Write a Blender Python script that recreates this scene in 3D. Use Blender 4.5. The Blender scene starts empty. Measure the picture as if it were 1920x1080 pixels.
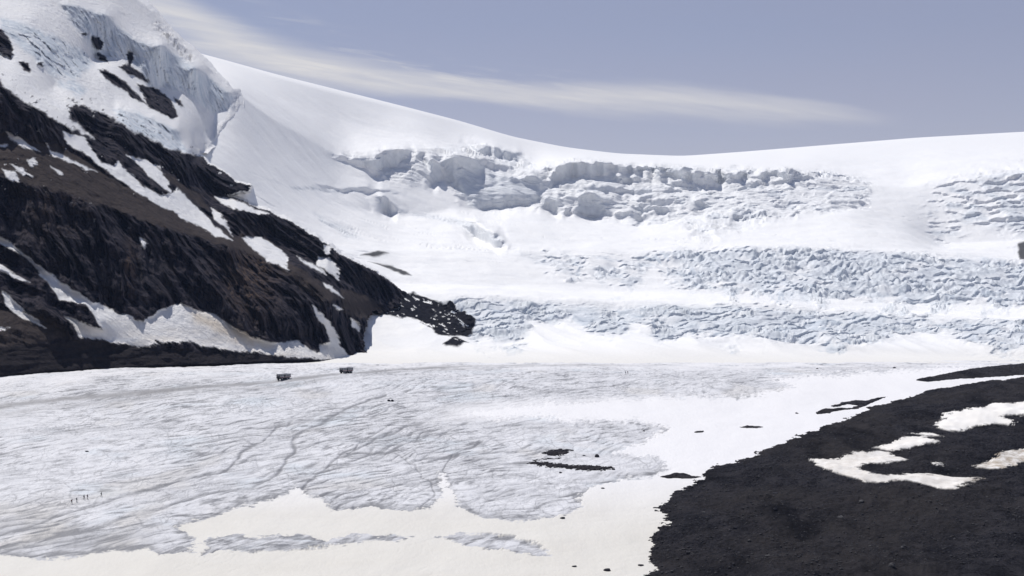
import bpy, bmesh, math, random
import numpy as np
from mathutils import Vector, Matrix

random.seed(7)
rng = np.random.default_rng(11)
SC = bpy.context.scene
COL = SC.collection

# ------------------------------------------------------------------ camera frame
F = 2637.0            # focal length in units of a 1920 wide frame
CX, HY = 960.0, 600.0  # principal column, row of the horizon


def unproj(px, py, d):
    return np.stack([(px - CX) / F * d, d * np.ones_like(px), (HY - py) / F * d], -1)


def proj(P):
    return CX + F * P[..., 0] / P[..., 1], HY - F * P[..., 2] / P[..., 1]


# ------------------------------------------------------------------ numpy noise
def _h(ix, iy, iz, seed):
    h = (ix.astype(np.int64) * 374761393 + iy.astype(np.int64) * 668265263
         + iz.astype(np.int64) * 2147483647 + seed * 1274126177) & 0xFFFFFFFF
    h = ((h ^ (h >> 13)) * 1274126177) & 0xFFFFFFFF
    h = ((h ^ (h >> 16)) * 2246822519) & 0xFFFFFFFF
    return h ^ (h >> 15)


def perlin(x, y, z=None, seed=0):
    x = np.asarray(x, float)
    y = np.asarray(y, float)
    z = np.zeros_like(x) if z is None else z
    x0, y0, z0 = np.floor(x), np.floor(y), np.floor(z)
    fx, fy, fz = x - x0, y - y0, z - z0
    u, v, w = [t * t * t * (t * (t * 6 - 15) + 10) for t in (fx, fy, fz)]
    out = 0
    for dx in (0, 1):
        wx = u if dx else 1 - u
        for dy in (0, 1):
            wy = v if dy else 1 - v
            for dz in (0, 1):
                wz = w if dz else 1 - w
                h = _h(x0 + dx, y0 + dy, z0 + dz, seed)
                gx = (h & 1023) / 511.5 - 1
                gy = ((h >> 10) & 1023) / 511.5 - 1
                gz = ((h >> 20) & 1023) / 511.5 - 1
                out = out + wx * wy * wz * (gx * (fx - dx) + gy * (fy - dy) + gz * (fz - dz))
    return out * 1.25


def fbm(x, y, z=None, oct=4, gain=0.5, seed=0):
    a, s, f = 1.0, 0.0, 1.0
    for i in range(oct):
        s = s + a * perlin(x * f, y * f, None if z is None else z * f, seed + i * 17)
        a *= gain
        f *= 2.03
    return s


def ridged(x, y, z=None, oct=4, gain=0.5, seed=0):
    a, s, f, n = 1.0, 0.0, 1.0, 0.0
    for i in range(oct):
        r = 1 - np.abs(perlin(x * f, y * f, None if z is None else z * f, seed + i * 31)) * 2.0
        s = s + a * np.clip(r, 0, 1) ** 2
        n += a
        a *= gain
        f *= 2.07
    return s / n


def worley(x, y, seed=0):
    x0, y0 = np.floor(x), np.floor(y)
    f1 = np.full(x.shape, 9.0)
    f2 = np.full(x.shape, 9.0)
    cid = np.zeros(x.shape)
    for dx in (-1, 0, 1):
        for dy in (-1, 0, 1):
            h = _h(x0 + dx, y0 + dy, np.zeros_like(x0), seed)
            cx = x0 + dx + (h & 1023) / 1023.0
            cy = y0 + dy + ((h >> 10) & 1023) / 1023.0
            r = ((h >> 20) & 1023) / 1023.0
            d = np.hypot(x - cx, y - cy)
            nearer = d < f1
            f2 = np.where(nearer, f1, np.minimum(f2, d))
            cid = np.where(nearer, r, cid)
            f1 = np.where(nearer, d, f1)
    return f1, f2, cid


def sstep(a, b, x):
    t = np.clip((x - a) / (b - a), 0, 1)
    return t * t * (3 - 2 * t)


def poly_sd(px, py, poly):
    """signed distance to a polygon, negative inside; only evaluated near it"""
    poly = np.asarray(poly, float)
    out = np.full(px.shape, 1e3)
    m = 120
    lo, hi = poly.min(0) - m, poly.max(0) + m
    sel = (px > lo[0]) & (px < hi[0]) & (py > lo[1]) & (py < hi[1])
    x, y = px[sel], py[sel]
    if x.size == 0:
        return out
    d2 = np.full(x.shape, 1e9)
    ins = np.zeros(x.shape, bool)
    n = len(poly)
    for i in range(n):
        ax, ay = poly[i]
        bx, by = poly[(i + 1) % n]
        ex, ey = bx - ax, by - ay
        t = np.clip(((x - ax) * ex + (y - ay) * ey) / (ex * ex + ey * ey + 1e-9), 0, 1)
        d2 = np.minimum(d2, (x - ax - t * ex) ** 2 + (y - ay - t * ey) ** 2)
        c = ((ay > y) != (by > y)) & (x < (bx - ax) * (y - ay) / (by - ay + 1e-12) + ax)
        ins ^= c
    d = np.sqrt(d2)
    out[sel] = np.where(ins, -d, d)
    return out


def polys_sd(px, py, polys):
    o = np.full(px.shape, 1e3)
    for p in polys:
        o = np.minimum(o, poly_sd(px, py, p))
    return o


def line_dist(px, py, line):
    line = np.asarray(line, float)
    d2 = np.full(px.shape, 1e9)
    for (ax, ay), (bx, by) in zip(line[:-1], line[1:]):
        ex, ey = bx - ax, by - ay
        t = np.clip(((px - ax) * ex + (py - ay) * ey) / (ex * ex + ey * ey), 0, 1)
        d2 = np.minimum(d2, (px - ax - t * ex) ** 2 + (py - ay - t * ey) ** 2)
    return np.sqrt(d2)


def blur(a, k, axis):
    if k < 1:
        return a
    ker = np.hanning(2 * k + 3)[1:-1]
    ker /= ker.sum()
    pad = [(0, 0)] * a.ndim
    pad[axis] = (k, k)
    b = np.pad(a, pad, mode='edge')
    out = 0
    n = a.shape[axis]
    for i, w in enumerate(ker):
        sl = [slice(None)] * a.ndim
        sl[axis] = slice(i, i + n)
        out = out + w * b[tuple(sl)]
    return out


def vnormals(P):
    du = np.gradient(P, axis=1)
    dv = np.gradient(P, axis=0)
    n = np.cross(du, dv)
    n /= np.linalg.norm(n, axis=-1, keepdims=True) + 1e-9
    n *= np.where(n[..., 2:3] < 0, -1, 1)
    return n


# ------------------------------------------------------------------ mesh / tags
def grid_mesh(name, P, attrs, mat, keep=None, smooth=True):
    r, c = P.shape[:2]
    idx = np.arange(r * c).reshape(r, c)
    q = np.stack([idx[:-1, :-1], idx[:-1, 1:], idx[1:, 1:], idx[1:, :-1]], -1)
    # faces wound so that normals point up / to the camera
    e1 = P[:-1, 1:] - P[:-1, :-1]
    e2 = P[1:, :-1] - P[:-1, :-1]
    nz = np.cross(e1, e2)[..., 2].mean()
    if nz < 0:
        q = q[..., ::-1]
    if keep is not None:
        k = keep[:-1, :-1] | keep[1:, 1:] | keep[:-1, 1:] | keep[1:, :-1]
        q = q[k]
    q = q.reshape(-1, 4)
    used = np.unique(q)
    remap = np.full(r * c, -1)
    remap[used] = np.arange(used.size)
    q = remap[q]
    V = P.reshape(-1, 3)[used]
    me = bpy.data.meshes.new(name)
    me.vertices.add(len(V))
    me.vertices.foreach_set('co', V.astype(np.float32).ravel())
    me.loops.add(q.size)
    me.loops.foreach_set('vertex_index', q.astype(np.int32).ravel())
    me.polygons.add(len(q))
    me.polygons.foreach_set('loop_start', np.arange(0, q.size, 4, dtype=np.int32))
    me.polygons.foreach_set('use_smooth', np.full(len(q), smooth))
    me.update(calc_edges=True)
    for k, a in attrs.items():
        at = me.attributes.new(k, 'FLOAT', 'POINT')
        at.data.foreach_set('value', np.clip(a, -1, 2).reshape(-1)[used].astype(np.float32))
    me.materials.append(mat)
    o = bpy.data.objects.new(name, me)
    COL.objects.link(o)
    return o


def tag(o, label=None, cat=None, group=None, kind=None):
    if label: o['label'] = label
    if cat: o['category'] = cat
    if group: o['group'] = group
    if kind: o['kind'] = kind
    return o


# ------------------------------------------------------------------ node helper
class NT:
    def __init__(s, name):
        s.m = bpy.data.materials.new(name)
        s.m.use_nodes = True
        s.t = s.m.node_tree
        s.t.nodes.clear()
        s.out = s.t.nodes.new('ShaderNodeOutputMaterial')
        s.b = s.t.nodes.new('ShaderNodeBsdfPrincipled')
        s.t.links.new(s.b.outputs[0], s.out.inputs[0])
        s.b.inputs['Specular IOR Level'].default_value = 0.2
        s.b.inputs['Roughness'].default_value = 0.7

    def put(s, sock, v):
        if isinstance(v, bpy.types.NodeSocket):
            s.t.links.new(v, sock)
        elif isinstance(v, (tuple, list)) and len(v) == 3 and sock.type == 'RGBA':
            sock.default_value = (*v, 1)
        else:
            sock.default_value = v

    def attr(s, n):
        a = s.t.nodes.new('ShaderNodeAttribute')
        a.attribute_name = n
        return a.outputs['Fac']

    def pos(s, scale=(1, 1, 1), rot=(0, 0, 0)):
        g = s.t.nodes.new('ShaderNodeTexCoord')
        mp = s.t.nodes.new('ShaderNodeMapping')
        s.t.links.new(g.outputs['Object'], mp.inputs[0])
        mp.inputs['Scale'].default_value = scale
        mp.inputs['Rotation'].default_value = rot
        return mp.outputs[0]

    def noise(s, scale, detail=5, rough=0.6, vec=None, dist=0.0):
        n = s.t.nodes.new('ShaderNodeTexNoise')
        n.inputs['Scale'].default_value = scale
        n.inputs['Detail'].default_value = detail
        n.inputs['Roughness'].default_value = rough
        n.inputs['Distortion'].default_value = dist
        s.t.links.new(vec or s.pos(), n.inputs['Vector'])
        return n.outputs[0]

    def voro(s, scale, vec=None, feature='F1'):
        n = s.t.nodes.new('ShaderNodeTexVoronoi')
        n.feature = feature
        n.inputs['Scale'].default_value = scale
        s.t.links.new(vec or s.pos(), n.inputs['Vector'])
        return n.outputs

    def math(s, op, a, b=0.0, clamp=False):
        n = s.t.nodes.new('ShaderNodeMath')
        n.operation = op
        n.use_clamp = clamp
        s.put(n.inputs[0], a)
        s.put(n.inputs[1], b)
        return n.outputs[0]

    def rng(s, v, a, b, c=0.0, d=1.0):
        n = s.t.nodes.new('ShaderNodeMapRange')
        for i, x in enumerate((v, a, b, c, d)):
            s.put(n.inputs[i], x)
        return n.outputs[0]

    def mix(s, f, a, b, mode='MIX'):
        n = s.t.nodes.new('ShaderNodeMix')
        n.data_type = 'RGBA'
        n.blend_type = mode
        s.put(n.inputs['Factor'], f)
        s.put(n.inputs[6], a)
        s.put(n.inputs[7], b)
        return n.outputs[2]

    def bump(s, h, strength=0.5, dist=1.0, normal=None):
        n = s.t.nodes.new('ShaderNodeBump')
        n.inputs['Strength'].default_value = strength
        n.inputs['Distance'].default_value = dist
        s.t.links.new(h, n.inputs['Height'])
        if normal is not None:
            s.t.links.new(normal, n.inputs['Normal'])
        return n.outputs[0]

    def color(s, c):
        s.put(s.b.inputs['Base Color'], c)

    def normal(s, n):
        s.t.links.new(n, s.b.inputs['Normal'])


SNOW = (0.895, 0.885, 0.868)
SNOW_WARM = (0.70, 0.668, 0.60)
ICE = (0.45, 0.505, 0.56)


def mat_icefield():
    s = NT('icefield_snow_and_ice')
    n = s.noise(0.02, 6)
    snow = s.mix(s.rng(n, 0.3, 0.7), SNOW, (0.868, 0.866, 0.862))
    snow = s.mix(s.math('MULTIPLY', s.attr('dirt'), 0.85, True), snow, SNOW_WARM)
    n2 = s.noise(0.09, 8, 0.65)
    ice = s.mix(s.rng(n2, 0.32, 0.68), ICE, (0.70, 0.735, 0.78))
    g = s.rng(s.noise(0.35, 4), 0.62, 0.78)
    ice = s.mix(s.math('MULTIPLY', g, 0.45), ice, (0.36, 0.38, 0.42))
    c = s.mix(s.attr('ice'), snow, ice)
    n3 = s.noise(0.2, 8, 0.7)
    rock = s.mix(s.rng(n3, 0.3, 0.7), (0.006, 0.007, 0.011), (0.034, 0.033, 0.038))
    c = s.mix(s.attr('rock'), c, rock)
    s.color(c)
    s.put(s.b.inputs['Specular IOR Level'], s.rng(s.attr('rock'), 0.0, 0.5, 0.2, 0.0))
    s.normal(s.bump(s.noise(0.25, 6, 0.6), 0.35, 2.0))
    return s.m


def mat_rock():
    s = NT('cliff_rock_and_snow')
    s.b.inputs['Specular IOR Level'].default_value = 0.03
    s.b.inputs['Roughness'].default_value = 0.9
    v = s.pos((0.15, 0.15, 0.011))
    n = s.noise(1.0, 8, 0.66, v, 0.15)
    n2 = s.noise(0.035, 8, 0.6)
    rock = s.mix(s.rng(n, 0.42, 0.60), (0.003, 0.004, 0.010), (0.062, 0.055, 0.064))
    rock = s.mix(s.rng(n2, 0.55, 0.72), rock, (0.036, 0.031, 0.034))
    st = s.noise(1.0, 5, 0.6, s.pos((0.22, 0.22, 0.02)), 0.3)
    ochre = s.math('MULTIPLY', s.attr('ochre'), s.rng(st, 0.42, 0.62))
    rock = s.mix(ochre, rock, (0.15, 0.105, 0.08))
    sc = s.mix(s.rng(s.noise(0.12, 9, 0.72), 0.3, 0.7), (0.038, 0.032, 0.032), (0.078, 0.063, 0.058))
    c = s.mix(s.attr('scree'), rock, sc)
    gr = s.mix(s.rng(s.noise(0.3, 9, 0.75), 0.3, 0.7), (0.016, 0.0145, 0.0175), (0.036, 0.031, 0.033))
    c = s.mix(s.attr('gravel'), c, gr)
    snow = s.mix(s.rng(s.noise(0.03, 6), 0.3, 0.7), SNOW, (0.87, 0.868, 0.875))
    snow = s.mix(s.attr('dirt'), snow, (0.74, 0.66, 0.56))
    ice = s.mix(s.rng(s.noise(1.0, 6, 0.6, s.pos((0.09, 0.09, 0.012))), 0.35, 0.65), (0.52, 0.60, 0.68), (0.82, 0.85, 0.88))
    snow = s.mix(s.attr('ice'), snow, ice)
    c = s.mix(s.attr('snow'), c, snow)
    s.color(c)
    s.normal(s.bump(s.noise(1.0, 8, 0.65, s.pos((0.16, 0.16, 0.05))), 0.9, 5.0))
    return s.m


def mat_glacier():
    s = NT('glacier_ice')
    ice = s.mix(s.rng(s.noise(0.045, 7, 0.65), 0.35, 0.68), (0.68, 0.678, 0.69), (0.79, 0.785, 0.795))
    blue = s.rng(s.noise(0.02, 4), 0.56, 0.68)
    ice = s.mix(s.math('MULTIPLY', blue, 0.45), ice, (0.62, 0.70, 0.75))
    ice = s.mix(s.math('MULTIPLY', s.attr('tan'), 0.7, True), ice, (0.60, 0.56, 0.50))
    grit = s.rng(s.noise(0.55, 6, 0.7, s.pos((1, 0.35, 1), (0, 0, -0.45))), 0.50, 0.72)
    ice = s.mix(s.math('MULTIPLY', grit, 0.42), ice, (0.40, 0.40, 0.42))
    vec = s.t.nodes.new('ShaderNodeVectorMath'); vec.operation = 'ADD'
    base = s.pos((0.085, 0.040, 0.0), (0, 0, -0.5))
    nn = s.t.nodes.new('ShaderNodeTexNoise'); nn.inputs['Scale'].default_value = 1.3; nn.inputs['Detail'].default_value = 4
    s.t.links.new(base, nn.inputs['Vector'])
    sc = s.t.nodes.new('ShaderNodeVectorMath'); sc.operation = 'SCALE'; sc.inputs['Scale'].default_value = .9
    s.t.links.new(nn.outputs['Color'], sc.inputs[0])
    s.t.links.new(base, vec.inputs[0]); s.t.links.new(sc.outputs[0], vec.inputs[1])
    vd = s.voro(1.0, vec.outputs[0], 'DISTANCE_TO_EDGE')[0]
    vd2 = s.voro(2.7, vec.outputs[0], 'DISTANCE_TO_EDGE')[0]
    ck = s.math('ADD', s.rng(vd, 0.0, 0.04, 0.85, 0.0), s.rng(vd2, 0.0, 0.07, 0.6, 0.0), True)
    ck = s.math('MULTIPLY', ck, s.rng(s.noise(0.03, 5), 0.40, 0.62, 0.08, 0.55))
    ice = s.mix(ck, ice, (0.17, 0.17, 0.18))
    ice = s.mix(s.attr('streak'), ice, (0.19, 0.19, 0.20))
    snow = s.mix(s.rng(s.noise(0.012, 6, 0.6, s.pos((0.5, 1.3, 1))), 0.35, 0.7), SNOW_WARM, (0.735, 0.71, 0.655))
    snow = s.mix(s.rng(s.noise(0.03, 7, 0.65, s.pos((0.35, 1.0, 1))), 0.52, 0.75, 0.0, 0.5), snow, (0.60, 0.565, 0.50))
    snow = s.mix(s.attr('clean'), snow, (0.84, 0.825, 0.82))
    c = s.mix(s.attr('snow'), ice, snow)
    c = s.mix(s.attr('track'), c, (0.27, 0.262, 0.262))
    s.color(c)
    s.b.inputs['Roughness'].default_value = 0.6
    s.normal(s.bump(s.noise(0.5, 7, 0.65, s.pos((1, 0.5, 1))), 0.35, 0.8))
    return s.m


def gravel_nodes(s):
    n = s.noise(0.9, 10, 0.8)
    c = s.mix(s.rng(n, 0.41, 0.60), (0.003, 0.003, 0.0045), (0.046, 0.044, 0.052))
    v = s.voro(0.75)
    st = s.rng(v[0], 0.10, 0.28, 1.0, 0.0)
    pick = s.rng(s.noise(0.31, 3, 0.6), 0.58, 0.66)
    c = s.mix(s.math('MULTIPLY', s.math('MULTIPLY', st, pick), 0.8), c, (0.062, 0.06, 0.062))
    mid_ = s.noise(0.11, 7, 0.7)
    c = s.mix(s.rng(mid_, 0.45, 0.62, 0.0, 0.75), c, (0.050, 0.047, 0.052))
    big = s.noise(0.016, 6, 0.62)
    c = s.mix(s.rng(big, 0.44, 0.62, 0.0, 0.7), c, (0.047, 0.042, 0.041))
    gul = s.noise(0.05, 6, 0.6, s.pos((1.0, 0.35, 1.0), (0, 0, 0.5)))
    c = s.mix(s.rng(gul, 0.50, 0.66, 0.0, 0.75), c, (0.006, 0.006, 0.008))
    return c


def mat_moraine():
    s = NT('moraine_gravel')
    s.b.inputs['Specular IOR Level'].default_value = 0.03
    s.b.inputs['Roughness'].default_value = 0.9
    c = gravel_nodes(s)
    snow = s.mix(s.rng(s.noise(0.06, 6), 0.3, 0.7), (0.82, 0.785, 0.735), (0.86, 0.84, 0.805))
    snow = s.mix(s.math('MULTIPLY', s.attr('dirt'), s.rng(s.noise(0.25, 6, 0.7), 0.35, 0.6)), snow, (0.42, 0.36, 0.29))
    c = s.mix(s.attr('snow'), c, snow)
    s.color(c)
    b = s.bump(s.noise(0.22, 9, 0.75), 1.0, 2.6)
    bn = b.node
    s.put(bn.inputs['Strength'], s.rng(s.attr('snow'), 0.0, 1.0, 1.0, 0.06))
    s.normal(b)
    return s.m


def mat_gravel():
    s = NT('loose_gravel')
    s.b.inputs['Specular IOR Level'].default_value = 0.03
    s.b.inputs['Roughness'].default_value = 0.9
    s.color(gravel_nodes(s))
    s.normal(s.bump(s.noise(1.2, 8, 0.75), 0.9, 0.6))
    return s.m


def mat_stone(name, a, b):
    s = NT(name)
    s.b.inputs['Specular IOR Level'].default_value = 0.06
    s.color(s.mix(s.rng(s.noise(1.3, 7, 0.7), 0.3, 0.7), a, b))
    s.normal(s.bump(s.noise(3.0, 6, 0.7), 0.7, 0.15))
    return s.m


def mat_plain(name, c, rough=0.5, spec=0.3, var=0.15):
    s = NT(name)
    d = tuple(x * (1 - var) for x in c)
    s.color(s.mix(s.rng(s.noise(2.5, 5), 0.3, 0.7), c, d))
    s.b.inputs['Roughness'].default_value = rough
    s.b.inputs['Specular IOR Level'].default_value = spec
    return s.m


# ================================================================== GLACIER
_d = np.linspace(0, 1600, 1601)
_hh = np.interp(_d, [0, 200, 300, 477, 577, 700, 857, 930, 1000, 1100, 1200, 1600],
                [152, 125, 111.5, 87, 73, 55.5, 34.6, 33.0, 32.7, 33.4, 34.5, 40])
_k = np.hanning(81); _k /= _k.sum()
_hh = np.convolve(np.pad(_hh, 40, mode='edge'), _k, 'valid')
_py = HY + F * _hh / np.maximum(_d, 1)


def gh(d):
    return np.interp(d, _d, _hh)          # metres the ice lies below the lens


def gd(py):
    return np.interp(-np.asarray(py, float), -_py[150:], _d[150:])   # distance of the ice seen at a row


def ground(px, py):
    d = gd(py)
    return np.stack([(np.asarray(px, float) - CX) / F * d, d, -gh(d)], -1)


def axis_cols(lo, hi, step, olo, ohi, ostep):
    return np.concatenate([np.arange(olo, lo, ostep), np.arange(lo, hi, step), np.arange(hi, ohi, ostep)])


SNOW_MAIN = [(-300, 1046), (0, 1041), (80, 1046), (200, 1036), (270, 1030), (300, 1042), (355, 1036), (372, 1012), (335, 988),
             (400, 966), (470, 946), (535, 930), (562, 910), (572, 934), (605, 934), (625, 956), (700, 952), (760, 959),
             (808, 955), (824, 892), (836, 890), (852, 950), (890, 965), (960, 978), (1050, 966), (1090, 950), (1084, 930),
             (1120, 906), (1200, 898), (1252, 880), (1230, 856), (1150, 851), (1200, 830), (1262, 803), (1180, 788),
             (1060, 791), (1000, 781), (930, 786), (862, 774), (960, 761), (1130, 750), (1280, 744), (1400, 744),
             (1490, 724), (1440, 708), (1600, 700), (1750, 690), (2600, 676), (2600, 1500), (-300, 1500)]
ICE_ISLES = [[(368, 1042), (392, 1012), (440, 1004), (480, 1012), (560, 1004), (615, 1014), (660, 1002), (770, 1005), (745, 1016),
              (690, 1012), (600, 1026), (500, 1036), (420, 1034)],
             [(818, 1006), (870, 1001), (960, 1004), (1012, 1022), (1038, 1046), (1000, 1040), (920, 1030), (860, 1018)]]
TRACKS = [[(-300, 790), (0, 762), (120, 748), (250, 738), (420, 722), (532, 713), (649, 701), (745, 692), (880, 687), (1000, 684.5), (1200, 683.5)]]
CHANNELS = [([(90, 1010), (200, 985), (320, 945), (420, 920), (470, 915), (530, 880), (545, 845), (560, 820), (640, 770), (720, 740)], 3.0),
            ([(560, 930), (590, 890), (640, 855), (700, 825), (760, 800), (860, 770)], 2.4),
            ([(0, 1000), (90, 975), (200, 940), (330, 905), (420, 880), (520, 800)], 2.2),
            ([(790, 950), (805, 905), (780, 870), (740, 850), (660, 850)], 1.6),
                ([(850, 950), (838, 905), (830, 880), (850, 850), (930, 820)], 1.6)]


def build_glacier(mat):
    px = axis_cols(-40, 1960, 1.6, -700, 2700, 14)
    rows = np.concatenate([np.linspace(1500, 1100, 24, endpoint=False), np.arange(1100, 676, -0.85)])
    d = gd(rows)
    d = np.concatenate([d, np.linspace(d[-1] + 6, 1330, 25)])
    PX, D = np.meshgrid(px, d)
    X = (PX - CX) / F * D
    Y = D
    Z = -gh(D)
    PY = HY - F * Z / D
    # undulating ice: flow lines and melt grooves in world metres
    wx = 14 * fbm(X / 70, Y / 70, oct=3, seed=3)
    wy = 14 * fbm(X / 70, Y / 70, oct=3, seed=9)
    Xw, Yw = X + wx, Y + wy

    def rot(a):
        c, s_ = math.cos(math.radians(a)), math.sin(math.radians(a))
        return Xw * c + Yw * s_, -Xw * s_ + Yw * c
    u, v = rot(27)
    n1 = ridged(u / 85, v / 13, oct=4, seed=21)
    n1b = ridged(u / 30, v / 5, oct=3, seed=27)
    u, v = rot(63)
    n2 = ridged(u / 80, v / 8, oct=4, seed=41)
    u, v = rot(45)
    n3 = fbm(u / 12, v / 2.9, oct=4, gain=.62, seed=51)
    u, v = rot(18)
    n4 = ridged(u / 26, v / 6.5, oct=3, gain=.6, seed=57)
    mid = np.exp(-((X + 70) / 75) ** 2)
    big = fbm(X / 110, Y / 150, oct=4, seed=77)
    s1 = sstep(.52, .92, n1) * .5 + sstep(.6, .95, n1b) * .28
    s2 = sstep(.55, .95, n2) * .6 * (0.25 + .75 * mid)
    streak = (s1 + s2) * (0.75 + .9 * big) + .34 * sstep(.55, .9, n4) * sstep(-.3, .3, n3) + .62 * sstep(-.05, .65, n3) * (.6 + .8 * sstep(-.4, .4, big)) + .10 * sstep(.0, .6, big)
    groove = .4 * sstep(.5, .95, n1) + .35 * sstep(.5, .95, n2) * (.3 + .7 * mid) + .25 * sstep(.55, .95, n1b)
    warp1 = 5 * fbm(X / 14, Y / 40, oct=3, seed=13)
    warp2 = 3.0 * fbm(X / 9, Y / 30, oct=3, seed=15)
    pxw, pyw = PX + 3 * warp1, PY + warp2
    for line, w in CHANNELS:
        ld = line_dist(pxw, pyw, line)
        c = np.exp(-(ld / (w * .95)) ** 2) * (0.35 + .5 * np.clip(fbm(X / 12, Y / 30, oct=3, seed=19) + .5, 0, 1))
        streak += 1.0 * c
        groove += .5 * c
    # snow lying on the ice
    rag = fbm(PX / 16, PY / 3.2, oct=4, gain=.6, seed=71)
    sd = poly_sd(PX + 3.4 * warp1 + 13 * rag, PY + 1.6 * warp2 + 3 * rag, SNOW_MAIN) + 5 * fbm(PX / 45, PY / 12, oct=4, gain=.6, seed=73)
    sd = np.where(PY > 1100, -50, sd)
    isl = polys_sd(PX + 2.4 * warp1 + 6 * rag, PY + 1.1 * warp2 + 2 * rag, ICE_ISLES) + 6 * fbm(PX / 30, PY / 6, oct=3, seed=75)
    sd = np.maximum(sd, -isl)
    edge = 2.6 * fbm(X / 8, Y / 26, oct=4, gain=.6, seed=23)
    soft = np.where((PY < 800), 9.0, 2.4)
    soft = np.where((PY < 900) & (PX > 1040) & (PY >= 800), 6.0, soft)
    dap = fbm(PX / 7, PY / 2.2, oct=4, gain=.65, seed=79)
    snow = sstep(-.22, .22, -(sd + edge) / (soft * 2.2) + .55 * dap)
    thin = sstep(.1, .5, fbm(X / 50, Y / 60, oct=4, seed=31)) * .35
    left_rim = sstep(0, -60, 0 * X) * 0
    # darker melt rim just outside the snow
    rim = np.exp(-((sd - 4) / 5.0) ** 2) * sstep(800, 930, PY) * (.3 + .7 * np.clip(fbm(X / 10, Y / 22, oct=3, seed=33) + .3, 0, 1))
    streak = streak * (1 - thin) + .75 * rim
    # fade of texture: the far pale sheet and a white margin under the cliff
    far_white = sstep(700, 684, PY) * .7
    lft = sstep(40, 6, PY - np.interp(PX, [-700, 0, 200, 400, 600], [730, 706, 693, 686, 678])) * sstep(640, 560, PX) * .55
    snow = np.maximum(snow, np.maximum(far_white, lft) * sstep(-.5, .3, fbm(X / 25, Y / 40, oct=3, seed=35)))
    band = sstep(26, 4, np.abs(PY - np.interp(PX, [760, 900, 1060, 1280], [785, 770, 765, 760]))) * sstep(740, 900, PX) * sstep(1400, 1300, PX)
    snow = np.maximum(snow, band * .75)
    streak += .42 * sstep(940, 1020, PY) * sstep(420, 150, PX) * sstep(-.3, .3, fbm(X / 18, Y / 30, oct=4, seed=38))
    tan = sstep(890, 1000, PY) * sstep(520, 200, PX) * sstep(-.2, .5, fbm(X / 28, Y / 45, oct=4, seed=37)) \
        + sstep(.35, .6, fbm(X / 40, Y / 70, oct=3, seed=39)) * .5
    clean = sstep(1000, 860, PY)
    track = np.zeros_like(X)
    for tr in TRACKS:
        ty = np.interp(PX, [p[0] for p in tr], [p[1] for p in tr])
        w = np.interp(ty, [683, 700, 760], [1.1, 2.6, 5.5])
        off = PY - ty + 1.2 * fbm(X / 60, Y / 200, oct=2, seed=43)
        on = sstep(1330, 1080, PX)
        a = np.exp(-(off / w) ** 2) * 1.0 + np.exp(-((off - 2.6 * w) / (.8 * w)) ** 2) * .45
        track += a * on * (.6 + .6 * np.clip(fbm(X / 30, Y / 60, oct=3, seed=45) + .3, 0, 1))
    ty = np.interp(PX, [1440, 1500, 1600, 1700, 1760], [692, 690, 689, 688, 690])
    track += np.exp(-((PY - ty) / 1.2) ** 2) * .30 * sstep(1400, 1500, PX) * sstep(1760, 1700, PX)
    # relief
    z = 1.1 * fbm(X / 60, Y / 60, oct=3, seed=61) + .28 * fbm(X / 9, Y / 14, oct=4, gain=.55, seed=63) - .95 * groove
    z = z * (1 - .8 * snow) + .12 * snow + .8 * fbm(X / 35, Y / 60, oct=3, seed=67) * snow
    Zf = Z + z
    P = np.stack([X, Y, Zf], -1)
    global GLACIER_Z
    GLACIER_Z = (px, d, Zf)
    return tag(grid_mesh('glacier', P, dict(streak=np.clip(streak, 0, .9), snow=snow, tan=np.clip(tan, 0, 1), clean=clean, track=np.clip(track, 0, .9)), mat),
               'pale grey glacier ice with dark melt streaks and cream snow along its near edge', None, None, 'structure')


def ice_z(x, y):
    """height of the glacier surface at a world point"""
    px, d, Z = GLACIER_Z
    c = np.interp(CX + F * x / y, px, np.arange(len(px)))
    r = np.interp(y, d, np.arange(len(d)))
    c0, r0 = int(c), int(r)
    c0, r0 = min(c0, len(px) - 2), min(r0, len(d) - 2)
    fc, fr = c - c0, r - r0
    return ((Z[r0, c0] * (1 - fc) + Z[r0, c0 + 1] * fc) * (1 - fr) + (Z[r0 + 1, c0] * (1 - fc) + Z[r0 + 1, c0 + 1] * fc) * fr)


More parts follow.
